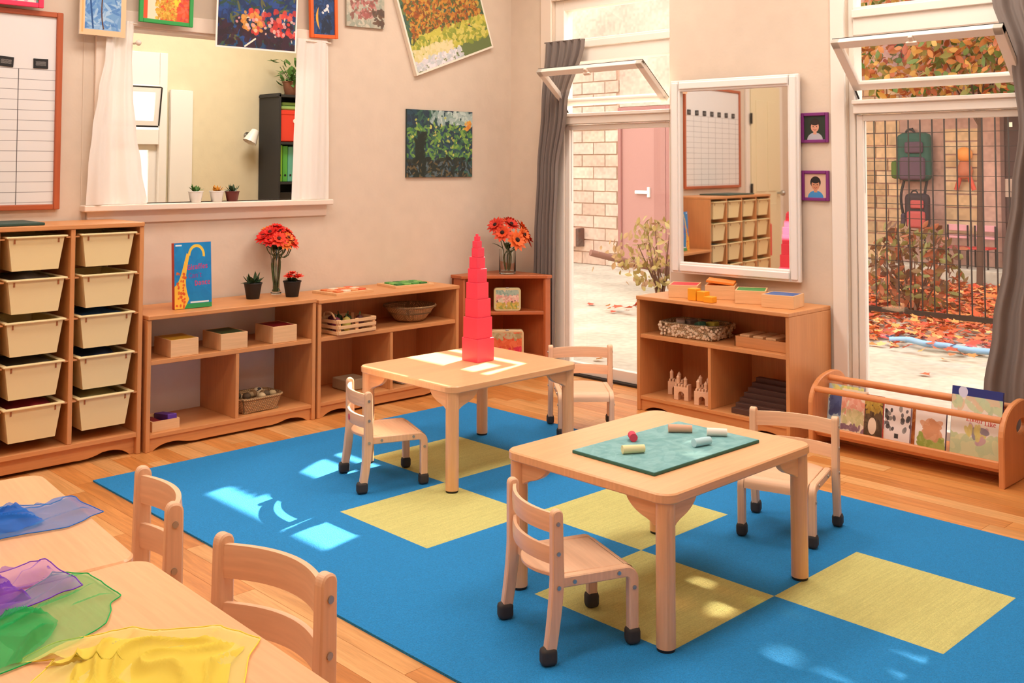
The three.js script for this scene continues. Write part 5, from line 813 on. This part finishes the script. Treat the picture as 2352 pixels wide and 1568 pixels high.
// ---------- books in the rack ----------
{
  const cov = (bg, layers, extra) => canvasTex(192, 224, (x, w, h) => { flat(x, w, h, bg); daubs(x, w, h, layers); if (extra) extra(x, w, h); });
  const lines = (x, w, c, y, n) => { x.fillStyle = c; for (let i = 0; i < n; i++) x.fillRect(w * 0.12, y + i * 16, w * (0.7 - 0.14 * (i % 2)), 7); };
  const B = [
    ['light blue picture book with a yellow top in the rack', 0.835, 0.17, 0.2, 0xa8c4d8, cov(0xb8d0d8, [{ c: [0xe8dc80, 0xc8d088], n: 40, s: [8, 14], Y: [0, 0.25] }, { c: [0x5a6a9a, 0x4a5a8a], n: 50, s: [10, 16], X: [0.1, 0.5], Y: [0.3, 0.6] }, { c: [0xf0d0b8, 0xe8b898], n: 40, s: [8, 14], X: [0.55, 0.9], Y: [0.35, 0.9] }]), 0x9ab8d0, 0.14],
    ['pale picture book with pinkish figures in the rack', 0.885, 0.12, 0.19, 0xf0dcc0, cov(0xf0e0c4, [{ c: [0xf0b8a0, 0xe8a088], n: 40, s: [8, 14], Y: [0.2, 0.5] }, { c: [0xc8c088, 0xd8cc98], n: 40, s: [8, 14], Y: [0.5, 0.8] }, { c: [0x8a6a7a], n: 20, s: [7, 11], Y: [0.85, 0.92] }]), 0xf0e0c8, 0.11],
    ['dark book with red spine and round cream emblem in the rack', 0.985, 0.085, 0.185, 0xd83a3a, cov(0x5a4630, [{ c: [0xb8963c, 0xc8a84a], n: 50, s: [6, 12], Y: [0.08, 0.4], asp: 3 }, { c: [0x4a3828, 0x6a543a], n: 50, s: [8, 14], Y: [0.4, 1] }], (x, w, h) => { x.fillStyle = '#f0d8bc'; x.beginPath(); x.arc(w * 0.45, h * 0.72, 44, 0, 7); x.fill(); }), 0xd83a3a, 0.09],
    ['white book with black spotted cow pattern in the rack', 1.09, 0.115, 0.18, 0xd8d0dc, cov(0xf2e6e0, [{ c: [0x3a3638, 0x5a5658, 0x8a8480], n: 26, s: [7, 14], Y: [0.2, 0.75], asp: 1.3 }], (x, w, h) => { lines(x, w, '#9aa8a8', 18, 1); x.fillStyle = '#3a3a3c'; x.fillRect(w * 0.4, h * 0.8, 30, 24); }), 0xb8a8c8, 0.11],
    ['orange picture book half hidden between two white books in the rack', 1.185, 0.08, 0.16, 0xd87a3a, cov(0xd8803c, [{ c: [0xe89a4a, 0xc86a30], n: 50, s: [8, 16] }]), 0x6a3450, 0.15],
    ['white book with a tan animal on green in the rack', 1.245, 0.13, 0.175, 0xf4ece8, cov(0xf6eee8, [{ c: [0x9aa84a, 0xb0b860], n: 50, s: [10, 16], X: [0.15, 0.9], Y: [0.68, 0.92] }, { c: [0xe0a880, 0xd89a70], n: 50, s: [10, 18], X: [0.3, 0.75], Y: [0.35, 0.68] }], (x, w) => lines(x, w, '#6a6078', 12, 1)), 0x5a4a6a, 0.07],
    ['tall white picture book with a dark blue top band in the rack', 1.435, 0.205, 0.285, 0x2c3a86, cov(0xece4d8, [{ c: [0xd8d8a8, 0xc4d0a0], n: 60, s: [10, 18], Y: [0.72, 1] }, { c: [0xc8d8b0, 0xb8cca8, 0xe0c8a8], n: 40, s: [8, 14], Y: [0.13, 0.3] }, { c: [0x8a8490, 0xd8cc7a, 0xc8a0a8], n: 16, s: [6, 11], Y: [0.55, 0.75], X: [0.25, 0.75] }], (x, w, h) => { x.fillStyle = '#26357f'; x.fillRect(0, 0, w, h * 0.12); x.fillStyle = '#d8d8f0'; x.beginPath(); x.arc(w * 0.22, h * 0.07, 18, 0, 7); x.fill(); x.fillStyle = '#c84a42'; x.font = 'bold 20px serif'; x.fillText('Like', w * 0.3, h * 0.47); x.fillText('or', w * 0.52, h * 0.48); x.fillText('Like', w * 0.66, h * 0.5); }), 0x2c3a86, 0.06],
  ];
  B.forEach(([label, z, w, h, c, tex, sp, off], i) => { const t = book('picture_book', label, w, h, 0.012, tex, mat(sp, 0.5), [2.05 + 0.05 + off * 0.55, 0.0695, z], [0, 0, 0]); t.rotation.set(0, -Math.PI / 2, 0); t.rotateX(-0.16); });
}

// ---------- scarves on the foreground tables ----------
function scarf(label, color, pts, hgt, op, s0, folds = 6, hem) {
  const cx = pts.reduce((a, p) => a + p[0], 0) / pts.length, cz = pts.reduce((a, p) => a + p[1], 0) / pts.length, n = pts.length;
  const edge = (s) => { const f = (s % 1) * n, i = Math.floor(f), k = f - i, a = pts[i % n], b = pts[(i + 1) % n], w = 0.012 * (vn(s * 26, 3.3, s0, 26) - 0.5); return V(a[0] + (b[0] - a[0]) * k + w, 0, a[1] + (b[1] - a[1]) * k + w); };
  const H = (x, z, t) => { const e = Math.min(1, (1 - t) * 3.5 + 0.16), d = x * 11 + z * 17 + 2.6 * vn(x * 8, z * 8, s0), r = 1 - Math.abs(Math.sin(d * folds * 0.4)), q = 1 - Math.abs(Math.sin((z * 21 - x * 15 + 3 * vn(x * 7, z * 7, s0 + 5)) * 0.9)); return T3 + 0.002 + hgt * e * (0.4 * r * r + 0.25 * q + 0.35 * vn(x * 15 + 5, z * 15 + 9, s0 + 1)); };
  const g = grid(132, 30, (s, t) => { const b = edge(s), x = cx + (b.x - cx) * t, z = cz + (b.z - cz) * t; return V(x, H(x, z, t), z); });
  const m = tag(obj('play_scarf', g, mat(color, 0.8, { transparent: true, opacity: op, bumpMap: clothBump, bumpScale: 0.0004 })), label, 'scarf');
  if (hem) { const c = []; for (let i = 0; i < 132; i++) { const b = edge(i / 132); c.push(V(b.x, H(b.x, b.z, 1) + 0.0005, b.z)); } obj('hem', new THREE.TubeGeometry(new THREE.CatmullRomCurve3(c, true), 264, 0.0011, 5, true), mat(hem, 0.8), m); }
  return m;
}
const inner = (pts, k, dx = 0, dz = 0) => { const cx = pts.reduce((a, p) => a + p[0], 0) / pts.length, cz = pts.reduce((a, p) => a + p[1], 0) / pts.length; return pts.map(([x, z]) => [cx + (x - cx) * k + dx, cz + (z - cz) * k + dz]); };
function layered(label, color, deep, pts, h, op, s0, k, dx, dz) { const a = scarf(label, color, pts, h, op, s0, 6, deep); const b = scarf(label, deep, inner(pts, k, dx, dz), h * 1.35, Math.min(1, op + 0.2), s0 + 3, 8); taken.play_scarf--; scene.remove(b); b.name = 'fold'; b.userData = {}; b.position.y = 0.003; a.add(b); return a; }
layered('sheer blue scarf crumpled on the far foreground table', 0x2a86dc, 0x0a6fd8, [[-1.62, 0.66], [-1.4, 0.69], [-1.31, 0.75], [-1.255, 0.72], [-1.245, 0.88], [-1.34, 0.925], [-1.46, 0.9], [-1.62, 0.95]], 0.028, 0.5, 3, 0.72, -0.07, 0);
layered('sheer green scarf crumpled beside the purple scarf', 0x3fce70, 0x08b85c, [[-1.74, 1.44], [-1.63, 1.3], [-1.45, 1.15], [-1.41, 1.2], [-1.405, 1.34], [-1.47, 1.435], [-1.55, 1.48], [-1.66, 1.5]], 0.026, 0.42, 11, 0.6, -0.07, 0.05);
layered('sheer yellow scarf spread at the front of the near table', 0xfff28a, 0xffe650, [[-1.63, 1.472], [-1.55, 1.45], [-1.44, 1.48], [-1.42, 1.52], [-1.335, 1.575], [-1.315, 1.66], [-1.42, 1.8], [-1.6, 1.82], [-1.68, 1.62], [-1.58, 1.505]], 0.024, 0.5, 19, 0.8, 0.0, 0.03);
{ const p = layered('sheer purple scarf crumpled over the green scarf', 0x9a5fd8, 0x7a35c8, [[-1.72, 1.2], [-1.56, 1.13], [-1.48, 1.1], [-1.445, 1.11], [-1.45, 1.28], [-1.52, 1.3], [-1.62, 1.33], [-1.72, 1.36]], 0.028, 0.42, 27, 0.72, -0.06, 0.02); p.position.y = 0.012; }

renderer.render(scene, camera);
